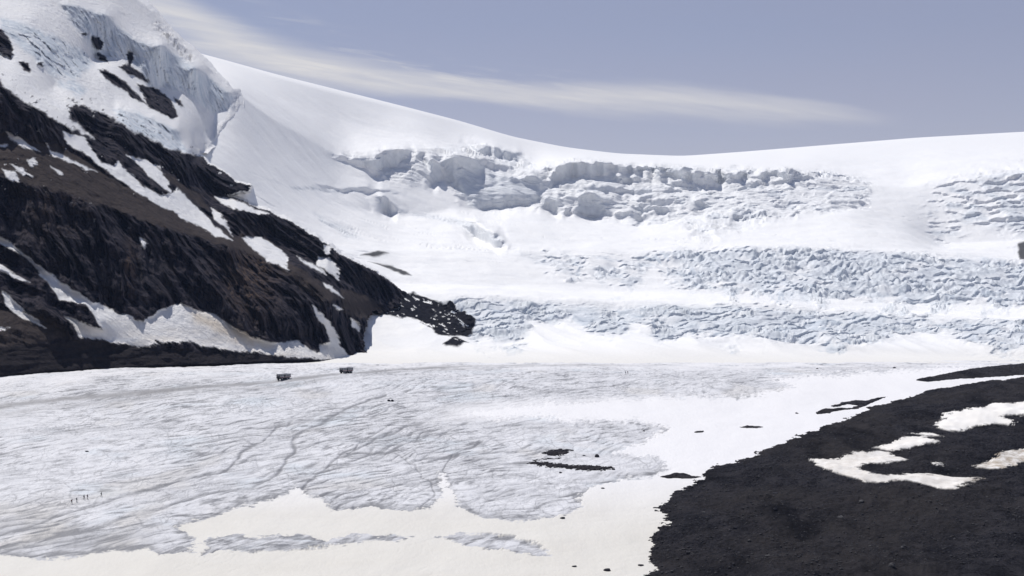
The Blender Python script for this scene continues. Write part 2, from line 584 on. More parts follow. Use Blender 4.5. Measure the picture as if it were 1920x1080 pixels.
# ================================================================== ICEFIELD (headwall, icefalls, snow dome)
RX = [-700, 0, 300, 360, 420, 520, 640, 740, 860, 920, 1000, 1040, 1100, 1200, 1280, 1400, 1500, 1600, 1700, 1800, 1920, 2300, 2700]
_ = lambda pts, x: np.interp(x, [p[0] for p in pts], [p[1] for p in pts])
SKY = [(-700, -260), (0, -140), (180, -55), (255, 0), (300, 40), (340, 80), (360, 96), (420, 112), (520, 140), (640, 170), (760, 200), (860, 226),
       (960, 256), (1060, 276), (1160, 288), (1280, 292.5), (1400, 284), (1560, 271), (1720, 258), (1920, 247), (2300, 232), (2700, 225)]
RAILS = [  # (row polyline, distance polyline, rows of mesh towards the next rail)
    ([(-700, 690), (2700, 690)], [(-700, 1040), (2700, 1040)], 6),
    ([(-700, 681), (2700, 680)], [(-700, 1095), (2700, 1100)], 34),
    ([(-700, 655), (740, 660), (860, 656), (1000, 650), (1200, 640), (1400, 655), (1600, 665), (1800, 670), (2700, 672)],
     [(-700, 1290), (2700, 1310)], 110),
    ([(-700, 560), (700, 545), (860, 548), (1000, 553), (1200, 559), (1400, 563), (1600, 576), (1800, 589), (1920, 593), (2700, 600)],
     [(-700, 1500), (740, 1500), (1000, 1540), (2700, 1560)], 26),
    ([(-700, 520), (600, 500), (740, 536), (860, 534), (1000, 534), (1200, 548), (1400, 557), (1600, 570), (1800, 581), (1920, 586), (2700, 592)],
     [(-700, 1530), (600, 1600), (740, 1640), (1000, 1800), (1200, 1880), (2700, 1900)], 100),
    ([(-700, 420), (360, 330), (500, 410), (600, 450), (740, 478), (860, 474), (1000, 470), (1200, 468), (1400, 464), (1600, 468), (1800, 479), (1920, 487), (2700, 500)],
     [(-700, 1600), (360, 1660), (500, 1740), (600, 1800), (740, 1900), (1000, 2070), (1200, 2120), (2700, 2150)], 75),
    ([(-700, 250), (360, 285), (420, 305), (520, 345), (640, 385), (740, 402), (820, 400), (860, 392), (900, 398), (960, 385), (1000, 388), (1040, 398), (1100, 412), (1200, 420), (1300, 408), (1400, 404), (1600, 398), (1700, 420), (1760, 458), (1920, 452), (2700, 450)],
     [(-700, 1480), (0, 1620), (300, 1690), (360, 1740), (440, 1810), (520, 1930), (640, 2180), (740, 2380), (860, 2540), (1000, 2600), (1200, 2620), (2700, 2640)], 135),
    ([(-700, 100), (360, 138), (440, 166), (520, 226), (640, 292), (740, 284), (800, 282), (860, 293), (920, 302), (1000, 326), (1040, 309), (1100, 304), (1200, 315), (1300, 316), (1400, 322), (1500, 330), (1600, 345), (1700, 350), (1760, 338), (1920, 325), (2700, 320)],
     [(-700, 1800), (360, 2085), (440, 2095), (520, 2230), (640, 2500), (740, 2680), (860, 2800), (1000, 2850), (1200, 2890), (1600, 2940), (2700, 2960)], 70),
    (SKY, [(-700, 2500), (366, 2700), (520, 2850), (640, 3150), (1000, 3900), (1280, 4200), (2700, 4300)], 8),
    ([(x, y + 26) for x, y in SKY], [(-700, 3100), (360, 3300), (640, 3900), (1000, 4600), (1280, 5000), (2700, 5200)], 1)]

HEADWALL = [(625, 292), (690, 285), (740, 283), (800, 280), (870, 272), (900, 268), (975, 285), (1005, 312), (1040, 304), (1110, 300), (1200, 308), (1300, 310), (1400, 317), (1500, 318), (1580, 325), (1632, 340),
            (1630, 385), (1560, 398), (1480, 408), (1420, 425), (1300, 445), (1290, 425), (1200, 424), (1130, 412), (1040, 398), (1000, 385), (930, 402), (880, 392), (840, 355), (800, 345), (770, 350), (720, 340), (690, 310)]
HEADWALL_R = [(1740, 350), (1800, 335), (1860, 325), (1920, 318), (2300, 300), (2300, 460), (1920, 450), (1880, 430), (1820, 425), (1770, 462), (1735, 440)]
FALL_HI = [(940, 472), (1060, 470), (1180, 478), (1250, 466), (1400, 463), (1560, 465), (1700, 472), (1850, 478), (1930, 486), (2400, 500), (2400, 600), (1930, 584), (1800, 580),
           (1640, 572), (1500, 564), (1400, 558), (1300, 548), (1220, 528), (1180, 545), (1100, 535), (1040, 520), (1010, 500)]
FALL_LO = [(800, 548), (900, 548), (1000, 553), (1200, 560), (1400, 563), (1600, 577), (1800, 590), (1930, 595), (2400, 602), (2400, 690), (1930, 672), (1850, 672), (1760, 630), (1700, 645),
           (1560, 662), (1420, 655), (1350, 650), (1240, 645), (1200, 618), (1160, 645), (1110, 640), (1060, 605), (1000, 620), (975, 655), (930, 660), (880, 645), (840, 600)]
WRINKLES = [[(740, 395), (800, 400), (870, 412), (920, 430), (950, 458), (935, 465), (890, 445), (850, 420), (790, 408)],
            [(705, 366), (720, 370), (745, 395), (735, 407), (712, 390)], [(590, 398), (640, 425), (690, 452), (650, 445), (600, 415)],
            [(470, 325), (540, 350), (600, 352), (680, 350), (700, 356), (640, 360), (560, 358)]]
FOOT_ROCK = [[(690, 540), (735, 545), (770, 547), (812, 555), (850, 565), (876, 578), (886, 600), (886, 626), (870, 633), (840, 637), (816, 628), (787, 605), (777, 595), (763, 589), (753, 597), (713, 592), (690, 582)],
             [(830, 653), (852, 637), (884, 646), (866, 658)]]
ROCK_BITS = [[(676, 479), (708, 475), (730, 481), (700, 485)], [(690, 492), (740, 500), (772, 521), (756, 521), (728, 508)],
             [(1908, 458), (1935, 452), (1935, 490), (1912, 484)]]


CLIFFS = [[(829, 301), (856, 294), (890, 304), (917, 318), (924, 325), (998, 335), (1019, 345), (1025, 355), (1015, 372), (985, 389), (958, 386), (927, 399), (890, 392), (870, 379), (858, 355), (836, 335)],
          [(630, 297), (673, 299), (707, 291), (765, 287), (765, 304), (738, 318), (707, 318), (714, 335), (700, 331), (683, 314)], [(802, 301), (822, 308), (829, 335), (815, 352), (805, 335)],
          [(1026, 342), (1042, 318), (1066, 306), (1107, 308), (1161, 314), (1202, 314), (1242, 314), (1269, 325), (1337, 321), (1405, 321), (1493, 328), (1500, 352), (1473, 355), (1446, 338), (1405, 333), (1351, 342), (1324, 348), (1290, 345), (1263, 331), (1202, 328), (1175, 335), (1134, 321), (1087, 325), (1059, 342), (1032, 352)],
          [(1015, 365), (1053, 362), (1056, 386), (1046, 399), (1019, 386)], [(1080, 375), (1120, 369), (1161, 375), (1164, 392), (1141, 402), (1114, 406), (1087, 396)], [(1148, 402), (1202, 399), (1205, 419), (1161, 413)],
          [(1188, 375), (1222, 386), (1222, 402), (1195, 396)], [(1303, 369), (1330, 365), (1337, 389), (1317, 402), (1297, 396)], [(1371, 402), (1412, 399), (1415, 413), (1391, 423), (1368, 413)],
          [(1293, 430), (1337, 426), (1344, 443), (1317, 440)], [(873, 270), (910, 274), (971, 287), (975, 304), (944, 299), (910, 287)],
          [(590, 350), (640, 348), (700, 351), (745, 360), (700, 357), (640, 354)], [(705, 366), (722, 370), (745, 393), (738, 405), (718, 393)],
          [(862, 424), (890, 428), (925, 445), (948, 460), (935, 466), (900, 452)], [(850, 408), (900, 422), (935, 440), (925, 442), (880, 424)]]


def build_icefield(mat):
    px = axis_cols(-30, 1950, 1.5, -690, 2700, 12)
    ys, ds = [], []
    for i, (ry, rd, n) in enumerate(RAILS[:-1]):
        y0, d0 = _(ry, px), _(rd, px)
        y1, d1 = _(RAILS[i + 1][0], px), _(RAILS[i + 1][1], px)
        for k in range(n):
            t = k / n
            ys.append(y0 + (y1 - y0) * t)
            ds.append(d0 + (d1 - d0) * t)
        if i == len(RAILS) - 2:
            ys.append(y1); ds.append(d1)
    PY, D = np.array(ys), np.array(ds)
    top = sum(r[2] for r in RAILS[:8])
    sky_row = PY[top].copy()
    PXg = np.tile(px, (PY.shape[0], 1))
    # soften the rails sideways and along the slope
    PY = blur(PY, 26, 1)
    D = blur(D, 30, 1)
    D = blur(D, 7, 0)
    PYb = PY.copy()
    PYb[4:-12] = blur(PY, 5, 0)[4:-12]
    PY = PYb
    sky_row = PY[top].copy()
    # steps: where the ice stands sheer it gains height but hardly any distance
    e1 = fbm(PXg / 34, PY / 24, oct=4, gain=.6, seed=401)
    e2 = fbm(PXg / 34, PY / 24, oct=4, gain=.6, seed=403)
    e3 = fbm(PXg / 9, PY / 7, oct=3, gain=.6, seed=431)
    cx_, cy_ = PXg + 10 * e1 + 3 * e3, PY + 8 * e2 + 3 * e3
    cl = sstep(3.5, -3.5, polys_sd(cx_, cy_, CLIFFS))
    inh = sstep(6, -10, poly_sd(cx_, cy_, HEADWALL)) * sstep(980, 1060, PXg)
    rgt = sstep(1080, 1180, PXg)
    cl = cl * (1 - rgt * (1 - sstep(-.16, .10, fbm(PXg / 38, PY / 11, oct=4, gain=.6, seed=437))))
    cp_ = cl
    cl = (1 - cp_) * (inh * sstep(.16, .30, fbm(PXg / 46 + e1 * .6, PY / 13, oct=4, gain=.55, seed=407) - .0002 * np.maximum(PXg - 1300, 0)))
    cl = np.maximum(cl, sstep(30, -30, poly_sd(cx_, cy_, HEADWALL_R)) * sstep(.08, .24, fbm(PXg / 34, PY / 8, oct=4, gain=.55, seed=409) + .0016 * (PXg - 1850)))
    fray = 26 * fbm(PXg / 60, PY / 26, oct=4, gain=.6, seed=429)
    il = sstep(5, -12, poly_sd(cx_, cy_, FALL_LO) + fray * sstep(575, 625, PY) + 6)
    bulge = sstep(.12, .4, fbm(PXg / 75, PY / 30, oct=3, seed=415)) * sstep(1300, 1150, PXg)
    cf = il * np.maximum(sstep(.02, .26, fbm(PXg / 44 + e2 * .5, (PY + .10 * PXg) / 5.5, oct=4, gain=.6, seed=411)), .9 * bulge)
    ih = sstep(5, -10, poly_sd(cx_, cy_, FALL_HI) - 5 + fray * 1.1 * sstep(485, 520, PY) + 4) * np.where(PXg < 1250, sstep(.0, .3, fbm(PXg / 50, PY / 18, oct=3, seed=417)), 1)
    vary = sstep(-.38, .22, fbm(PXg / 105, PY / 30, oct=3, seed=421))
    cf = np.maximum(cf * (.55 + .45 * vary), il * sstep(.14, .34, fbm(PXg / 95 + e2, (PY + .06 * PXg) / 11 + e1 * .5, oct=3, seed=423)))
    long_ = ridged((PXg + 30 * e1) / 150, (PY + .09 * PXg + 7 * e2) / 17, oct=2, seed=433)
    cf = np.maximum(cf, il * sstep(.72, .86, long_))
    smo = sstep(1560, 1720, PXg)
    ch = (1 - smo) * sstep(.03, .28, fbm(PXg / 15 + e1 * .5, PY / 9, oct=4, gain=.55, seed=413)) + smo * sstep(.0, .28, fbm(PXg / 42 + e1 * .5, PY / 13, oct=4, gain=.5, seed=414))
    ch = np.maximum(ch * (.3 + .7 * sstep(-.4, .2, fbm(PXg / 60, PY / 28, oct=3, seed=425))), sstep(.16, .34, fbm(PXg / 70 + e2, PY / 14 + e1, oct=3, seed=427)))
    cf = np.maximum(cf, ih * ch)
    dD = np.diff(D, axis=0, append=D[-1:] + 1)
    act = np.zeros((D.shape[0], 1)); starts = np.cumsum([0] + [r[2] for r in RAILS[:-1]])
    act[starts[2] - 8:starts[8] - 25] = 1
    act = blur(act, 8, 0)

    def steps(c, gain, k):
        w_ = np.clip(1 - gain * (c - blur(c, k, 0)), .015, 3)
        dl = np.cumsum(dD * (w_ - 1) * act, 0)
        return dl - blur(blur(dl, k, 0), k, 0)
    csd = polys_sd(cx_, cy_, CLIFFS)
    win = blur(sstep(20, 3, csd), 3, 0)
    dp = steps(blur(cp_, 3, 1), 2.3, 95)
    dp = blur(dp, 5, 1)
    dp = dp * win + blur(blur(dp, 40, 1), 8, 0) * (1 - win)
    D = D + blur(dp + steps(blur(cl, 1, 1), 2.4, 14) + steps(blur(cf, 1, 1), 3.1, 10), 1, 1)
    D[:-10] = np.maximum.accumulate(D, axis=0)[:-10] * .8 + D[:-10] * .2
    cl = np.maximum(cl, cp_)
    P = unproj(PXg, PY, D)
    X, Y, Z = P[..., 0], P[..., 1], P[..., 2]
    w1 = 9 * fbm(PXg / 42, PY / 22, oct=4, gain=.6, seed=101)
    w2 = 7 * fbm(PXg / 42, PY / 22, oct=4, gain=.6, seed=107)
    px_, py_ = PXg + w1, PY + w2 * .8
    m_hw = sstep(7, -9, poly_sd(px_, py_, HEADWALL))
    m_hr = sstep(14, -20, poly_sd(px_, py_, HEADWALL_R)) * sstep(-.25, .35, fbm(PXg / 40, PY / 16, oct=4, seed=113) + .0025 * (PXg - 1830))
    m_hi = sstep(5, -14, poly_sd(px_, py_, FALL_HI) - 5 + fray * 1.1 * sstep(485, 520, PY) + 4)
    patch = sstep(-.30, .28, fbm(PXg / 60, PY / 22, oct=4, seed=117))
    m_hi = m_hi * np.where(px_ < 1280, patch * sstep(900, 1150, px_), 0.35 + .65 * sstep(-.55, 0, fbm(PXg / 70, PY / 25, oct=3, seed=119)))
    m_lo = sstep(5, -14, poly_sd(px_, py_, FALL_LO) + fray * sstep(575, 625, PY) + 6)
    m_lo = m_lo * (0.6 + .4 * sstep(-.45, .05, fbm(PXg / 80, PY / 20, oct=3, seed=121)))
    m_wr = sstep(4, -8, polys_sd(PXg + .6 * w1, PY + .6 * w2, WRINKLES))
    N = vnormals(P)
    N = blur(blur(N, 8, 0), 10, 1)
    N /= np.linalg.norm(N, axis=-1, keepdims=True)
    S = Z * 1.15 + Y * .55
    # --- headwall: big tumbled blocks with flat tops and sheer faces
    f = 16 * fbm(X / 70, S / 60, oct=3, seed=131)
    g = 16 * fbm(X / 70, S / 60, oct=3, seed=137)
    a1, a2, ac = worley((X + f) / 75, (S + g) / 42, seed=5)
    b1, b2, bc = worley((X + g) / 27, (S + f) / 17, seed=6)
    c1, c2, cc = worley(X / 11, S / 7.5, seed=7)
    big = ((ac - .45) * 34 * sstep(.0, .22, a2 - a1) + (bc - .5) * 13 * sstep(.0, .25, b2 - b1)
           + (cc - .5) * 3.5 + 5 * fbm(X / 30, S / 18, oct=4, seed=139))
    disp_hw = big * ((.34 - .2 * blur(blur(cp_, 6, 0), 6, 1)) * m_hw + .22 * m_hr)
    # --- upper icefall: pinnacles
    f = 7 * fbm(X / 30, Y / 30, oct=3, seed=141)
    a1, a2, ac = worley((X + f) / 17, (Y - f) / 21, seed=8)
    b1, b2, bc = worley((X - f) / 7.5, (Y + f) / 9, seed=9)
    hi = (ac - .4) * 5.5 * sstep(0, .45, a2 - a1) + (bc - .5) * 2.6 * sstep(0, .4, b2 - b1) + 3.6 * fbm(X / 11, Y / 14, oct=4, seed=143)
    und = 8 * fbm(X / 90, Y / 60, oct=3, seed=145)
    # --- lower icefall: long transverse crevasses
    f = 9 * fbm(X / 45, Y / 45, oct=4, seed=151)
    tilt = .18 * X * sstep(150, -250, X) + .05 * X
    r1 = ridged((X + f) / 46, (Y + f + tilt) / 13, oct=4, gain=.55, seed=153)
    a1, a2, ac = worley((X + f) / 24, (Y + 1.3 * f + tilt) / 9.5, seed=12)
    lo = (r1 - .5) * 4.5 + (ac - .45) * 2.4 * sstep(0, .45, a2 - a1)
    und2 = 7 * fbm(X / 70, Y / 50, oct=3, seed=155)
    wr = ridged((X + 1.0 * Y) / 90, (Y - .4 * X) / 14, oct=3, seed=157)
    tall = .35 + 1.5 * sstep(-.25, .45, fbm(PXg / 75, PY / 22, oct=3, seed=435))
    vert = hi * m_hi * tall + und * sstep(20, -30, poly_sd(px_, py_, FALL_HI)) + lo * m_lo * tall + und2 * sstep(15, -30, poly_sd(px_, py_, FALL_LO)) + (wr - .6) * 7 * m_wr
    # gentle wind-shaped snow everywhere else
    hgt = (700 - PY) / 400.
    roll = 9 * fbm(X / 340, Y / 340, oct=3, seed=161) + 1.6 * fbm(X / 40, Y / 40, oct=4, seed=163)
    calm = sstep(0, 60, PY - np.tile(sky_row, (PY.shape[0], 1))) * .9 + .03
    roll = roll * sstep(676, 600, PY) * calm
    apron = 4.5 * ridged((X + .3 * Y) / 70, Y / 260, oct=2, seed=165) * sstep(678, 655, PY) * sstep(560, 600, PY)
    rk = sstep(2, -2, polys_sd(PXg + .9 * w1, PY + .8 * w2, FOOT_ROCK))
    rkn = sstep(-.16, -.06, fbm((PXg * .9 + PY * .45) / 26, (PY * .9 - PXg * .45) / 6, oct=4, gain=.6, seed=171) + .26)
    rock = np.maximum(rk * rkn, sstep(2.5, -2.5, polys_sd(PXg + .5 * w1, PY + .3 * w2, ROCK_BITS)) * .9)
    # scattered crevasse lips on the smooth snow
    cr = sstep(.80, .93, ridged((X + 20 * fbm(X / 90, Y / 90, oct=2, seed=173)) / 130, S / 22, oct=2, seed=175)) \
        * sstep(.1, .45, fbm(X / 120, S / 80, oct=3, seed=177)) * sstep(300, 420, PY) * sstep(560, 470, PY)
    z = vert + roll + apron + rock * 1.5 * (ridged(X / 14, Y / 14, oct=4, seed=179) - .3) - 2.2 * cr
    # rail 0 stays under the glacier
    z = z * sstep(690, 672, PY) - 1.2 * sstep(682, 690, PY)
    P2 = P + N * disp_hw[..., None]
    P2[..., 2] += z
    # small upper crags on the left skyline ridge
    crag = np.exp(-(line_dist(PXg, PY, [(270, 18), (310, 58), (340, 88), (355, 100)]) / 9) ** 2)
    P2[..., 2] += crag * 9 * (ridged(X / 26, Y / 26, oct=4, seed=181) - .25)
    ice = np.clip(m_hw * (.35 + .65 * cl) * .5 + m_hr * .6 + np.maximum(m_hi * .68, ih * cf * .95) + np.maximum(m_lo * .74, il * cf)
                  + m_wr * .55 + .5 * cr + .25 * crag, 0, 1)
    dirt = sstep(640, 690, PY) * .8 + m_lo * .15
    return tag(grid_mesh('icefield', P2, dict(ice=ice, rock=rock, dirt=dirt), mat),
               'white snow slopes and blue grey icefalls rising in steps to the skyline', None, None, 'structure'), (px, PY, D)


# ================================================================== MOUNTAIN (rock wall on the left)
CPTS = [(-200, 722, 800), (-200, 640, 850), (-200, 450, 960), (-200, 300, 1010), (-200, 150, 1120), (-200, 0, 1480), (-200, -110, 1700),
        (0, 730, 857), (0, 706, 857), (0, 650, 882), (0, 620, 900), (200, 715, 945), (200, 693, 945), (200, 650, 968), (400, 705, 1000), (400, 686, 1002), (400, 662, 1032),
        (600, 695, 1110), (600, 678, 1118), (690, 690, 1240), (690, 672, 1240),
        (0, 450, 1005), (100, 530, 988), (190, 600, 972), (200, 580, 1002), (290, 600, 1025), (400, 620, 1052), (500, 650, 1095), (600, 645, 1160),
        (0, 335, 1030), (150, 372, 1075), (300, 424, 1130), (430, 460, 1190), (560, 505, 1240), (620, 565, 1215), (640, 620, 1240),
        (0, 260, 1105), (100, 290, 1120), (200, 330, 1165), (330, 385, 1240), (450, 440, 1290), (540, 480, 1300),
        (0, 165, 1140), (60, 205, 1150), (110, 240, 1185), (130, 202, 1290), (160, 262, 1225), (230, 237, 1340), (250, 312, 1262), (350, 288, 1440), (350, 352, 1335), (440, 347, 1490), (430, 400, 1350),
        (400, 368, 1420), (500, 399, 1440), (600, 456, 1440), (700, 511, 1480), (745, 543, 1500), (470, 452, 1310), (640, 530, 1330), (700, 590, 1400), (682, 655, 1285), (800, 600, 1480),
        (0, 110, 1345), (100, 165, 1390), (200, 217, 1420), (330, 240, 1560), (300, 225, 1530), (0, 55, 1440), (60, 30, 1560), (150, 140, 1500), (100, 90, 1500),
        (200, 140, 1590), (320, 222, 1620), (260, 150, 1690), (180, 110, 1705), (250, 112, 1758), (300, 165, 1788), (413, 226, 1960), (345, 175, 1845), (370, 272, 1745), (400, 262, 1840), (427, 236, 1930), (447, 196, 2025), (440, 172, 2075), (400, 135, 2110), (360, 95, 2120), (312, 52, 2040), (255, -5, 2000), (150, -100, 1960),
        (110, 5, 1705), (200, 28, 1755), (245, 72, 1780), (300, 84, 1810), (365, 128, 1896), (0, 0, 1640), (60, -60, 1780),
        (320, 0, 2180), (420, 100, 2250), (520, 260, 2050), (480, 330, 1700), (600, 400, 1650), (750, 480, 1650), (850, 560, 1600)]
C_OUT = [(-400, -300), (120, -160), (255, -2), (285, 22), (312, 56), (342, 84), (360, 97), (386, 122), (420, 150), (441, 172), (448, 196), (440, 214), (420, 232), (402, 262), (374, 288), (388, 308), (420, 324), (442, 343), (470, 347), (466, 356), (440, 360), (418, 366), (448, 376), (500, 396), (548, 418), (602, 454), (640, 478), (700, 509), (733, 530), (752, 546), (772, 551), (768, 560), (748, 572),
         (736, 582), (716, 590), (702, 582), (690, 602), (682, 632), (684, 655), (694, 676), (694, 760), (-400, 760)]
UPPER_SNOW = [(-300, 40), (-120, 90), (0, 150), (22, 172), (50, 192), (75, 204), (90, 217), (108, 228), (128, 238), (150, 246), (178, 263), (160, 244), (136, 226), (128, 201), (148, 196), (172, 204), (215, 225),
              (250, 244), (286, 262), (322, 281), (356, 287), (376, 292), (470, 330), (600, 300), (500, -100), (0, -250), (-300, -250)]
ISLES = [[(183, 130), (200, 131), (230, 149), (246, 165), (262, 180), (276, 197), (258, 188), (235, 170), (203, 151)],
         [(258, 157), (285, 164), (310, 175), (325, 195), (333, 219), (325, 223), (300, 212), (278, 200), (268, 176)],
         [(150, 62), (164, 64), (158, 70)], [(172, 68), (186, 70), (196, 80), (190, 93), (180, 90), (172, 78)], [(182, 95), (197, 106), (203, 119), (184, 111)],
         [(235, 100), (248, 96), (251, 110), (248, 125), (266, 138), (282, 157), (262, 148), (240, 139), (222, 125), (240, 120)],
         [(-60, 30), (0, 55), (14, 70), (26, 95), (20, 112), (0, 97), (-60, 70)], [(36, 114), (55, 119), (58, 138), (42, 131)], [(326, 184), (341, 190), (343, 201), (334, 199)], [(70, 120), (80, 116), (80, 126)]]
SNOW_C = [[(119, 246), (157, 256), (163, 271), (188, 301), (213, 312), (222, 303), (238, 320), (266, 346), (300, 367), (322, 362), (332, 353), (351, 371), (376, 393), (404, 425), (436, 451), (404, 440), (313, 393), (250, 356), (203, 321), (185, 309), (160, 287), (122, 268)],
          [(236, 290), (275, 300), (297, 312), (313, 337), (322, 361), (294, 343), (266, 315)],
          [(10, 249), (36, 257), (60, 274), (72, 283), (45, 276), (20, 263)], [(86, 264), (96, 282), (140, 303), (182, 324), (150, 313), (98, 292)],
          [(48, 299), (66, 297), (70, 311), (58, 312)], [(18, 307), (40, 315), (60, 331), (45, 329)], [(95, 310), (116, 325), (108, 327)], [(5, 318), (30, 321), (35, 341), (18, 341)], [(-5, 270), (13, 271), (10, 277)],
          [(402, 367), (424, 370), (462, 383), (503, 401), (488, 403), (450, 395), (420, 384)],
          [(453, 448), (468, 444), (488, 445), (512, 459), (532, 474), (542, 484), (536, 500), (543, 508), (520, 495), (500, 488), (488, 477), (470, 462)],
          [(556, 481), (600, 504), (607, 513), (580, 501)], [(604, 528), (625, 539), (643, 556), (615, 543)], [(598, 480), (620, 482), (638, 508), (636, 526), (612, 507), (593, 497)],
          [(583, 568), (600, 583), (606, 592), (626, 615), (640, 648), (660, 676), (625, 676), (595, 668), (600, 645), (618, 640), (610, 615), (597, 600)],
          [(624, 571), (642, 580), (634, 583)], [(606, 459), (623, 465), (620, 476), (609, 473)], [(658, 596), (675, 606), (672, 622), (660, 615)],
          [(394, 388), (415, 399), (427, 425), (436, 441), (425, 431), (403, 411)], [(262, 445), (275, 450), (272, 466), (264, 458)],
          [(-200, 380), (-100, 420), (0, 444), (15, 451), (45, 474), (76, 498), (96, 515), (106, 522), (140, 544), (180, 568), (232, 589), (268, 604), (276, 597), (300, 579), (342, 570), (372, 582), (400, 590), (450, 619), (490, 638), (520, 642), (560, 640),
           (595, 662), (620, 676), (560, 671), (500, 664), (400, 653), (380, 648), (352, 640), (335, 642), (300, 642), (285, 650), (250, 650), (220, 639), (200, 628), (190, 617), (176, 590), (162, 571), (150, 568), (112, 562), (98, 541), (76, 516), (74, 505), (40, 477), (0, 456), (-200, 400)],
          [(122, 592), (150, 602), (190, 617), (226, 634), (232, 644), (152, 633), (140, 614)],
          [(3, 546), (20, 554), (40, 579), (60, 594), (87, 614), (70, 608), (40, 597), (14, 576)], [(-20, 488), (6, 496), (22, 509), (40, 519), (54, 531), (25, 520), (-20, 500)], [(-20, 607), (16, 615), (4, 619), (-20, 619)]]
SCREE = [[(-200, 230), (0, 250), (60, 262), (120, 275), (200, 325), (330, 400), (450, 446), (560, 500), (640, 560), (600, 570), (520, 500), (430, 462), (300, 425), (150, 372), (0, 330), (-200, 310)],
         [(230, 285), (330, 350), (390, 395), (380, 370), (300, 320), (260, 300)], [(640, 540), (700, 560), (720, 580), (690, 600), (640, 580)],
         [(-200, 580), (0, 580), (110, 600), (140, 640), (0, 660), (-200, 660)]]
FACES = [[(-200, 300), (0, 336), (70, 348), (150, 374), (230, 396), (300, 426), (370, 446), (430, 462), (500, 484), (560, 508), (590, 535), (612, 575), (612, 632), (560, 636), (470, 612), (400, 588), (340, 568), (285, 585), (180, 545), (100, 505), (60, 478), (0, 438), (-200, 380)],
         [(0, 165), (50, 198), (80, 215), (118, 245), (122, 285), (90, 262), (60, 268), (0, 250)],
         [(135, 204), (200, 222), (290, 268), (356, 292), (440, 346), (430, 372), (400, 372), (330, 330), (250, 288), (180, 262)],
         [(470, 388), (548, 422), (602, 458), (660, 492), (735, 534), (735, 560), (690, 545), (640, 520), (560, 476), (500, 448), (440, 432), (425, 400)]]
GRAVEL = [[(-400, 640), (0, 650), (140, 636), (290, 652), (400, 657), (520, 668), (620, 677), (620, 760), (-400, 760)]]
ICE_WALLS = [[(110, 4), (200, 27), (246, 71), (310, 89), (366, 127), (442, 180), (418, 226), (340, 172), (280, 165), (250, 112), (180, 110), (150, 62)],
             [(212, 205), (255, 208), (300, 230), (332, 245), (342, 262), (358, 285), (322, 283), (286, 264), (250, 246), (222, 228)],
             [(0, 30), (40, 42), (110, 72), (160, 95), (175, 120), (140, 150), (95, 140), (40, 90), (0, 60)], [(100, 150), (140, 148), (165, 170), (150, 182), (115, 165)]]


def tps(pts, X, Y):
    pts = np.array(pts, float)
    n = len(pts)
    r = np.hypot(pts[:, None, 0] - pts[None, :, 0], pts[:, None, 1] - pts[None, :, 1]) / 100
    A = np.zeros((n + 3, n + 3))
    A[:n, :n] = r + 0.02 * np.eye(n) * -1
    A[:n, n] = 1; A[:n, n + 1] = pts[:, 0] / 100; A[:n, n + 2] = pts[:, 1] / 100
    A[n:, :n] = A[:n, n:].T
    w = np.linalg.solve(A, np.concatenate([pts[:, 2], [0, 0, 0]]))
    out = w[n] + w[n + 1] * X / 100 + w[n + 2] * Y / 100
    for i in range(n):
        out = out + w[i] * np.hypot(X - pts[i, 0], Y - pts[i, 1]) / 100
    return out


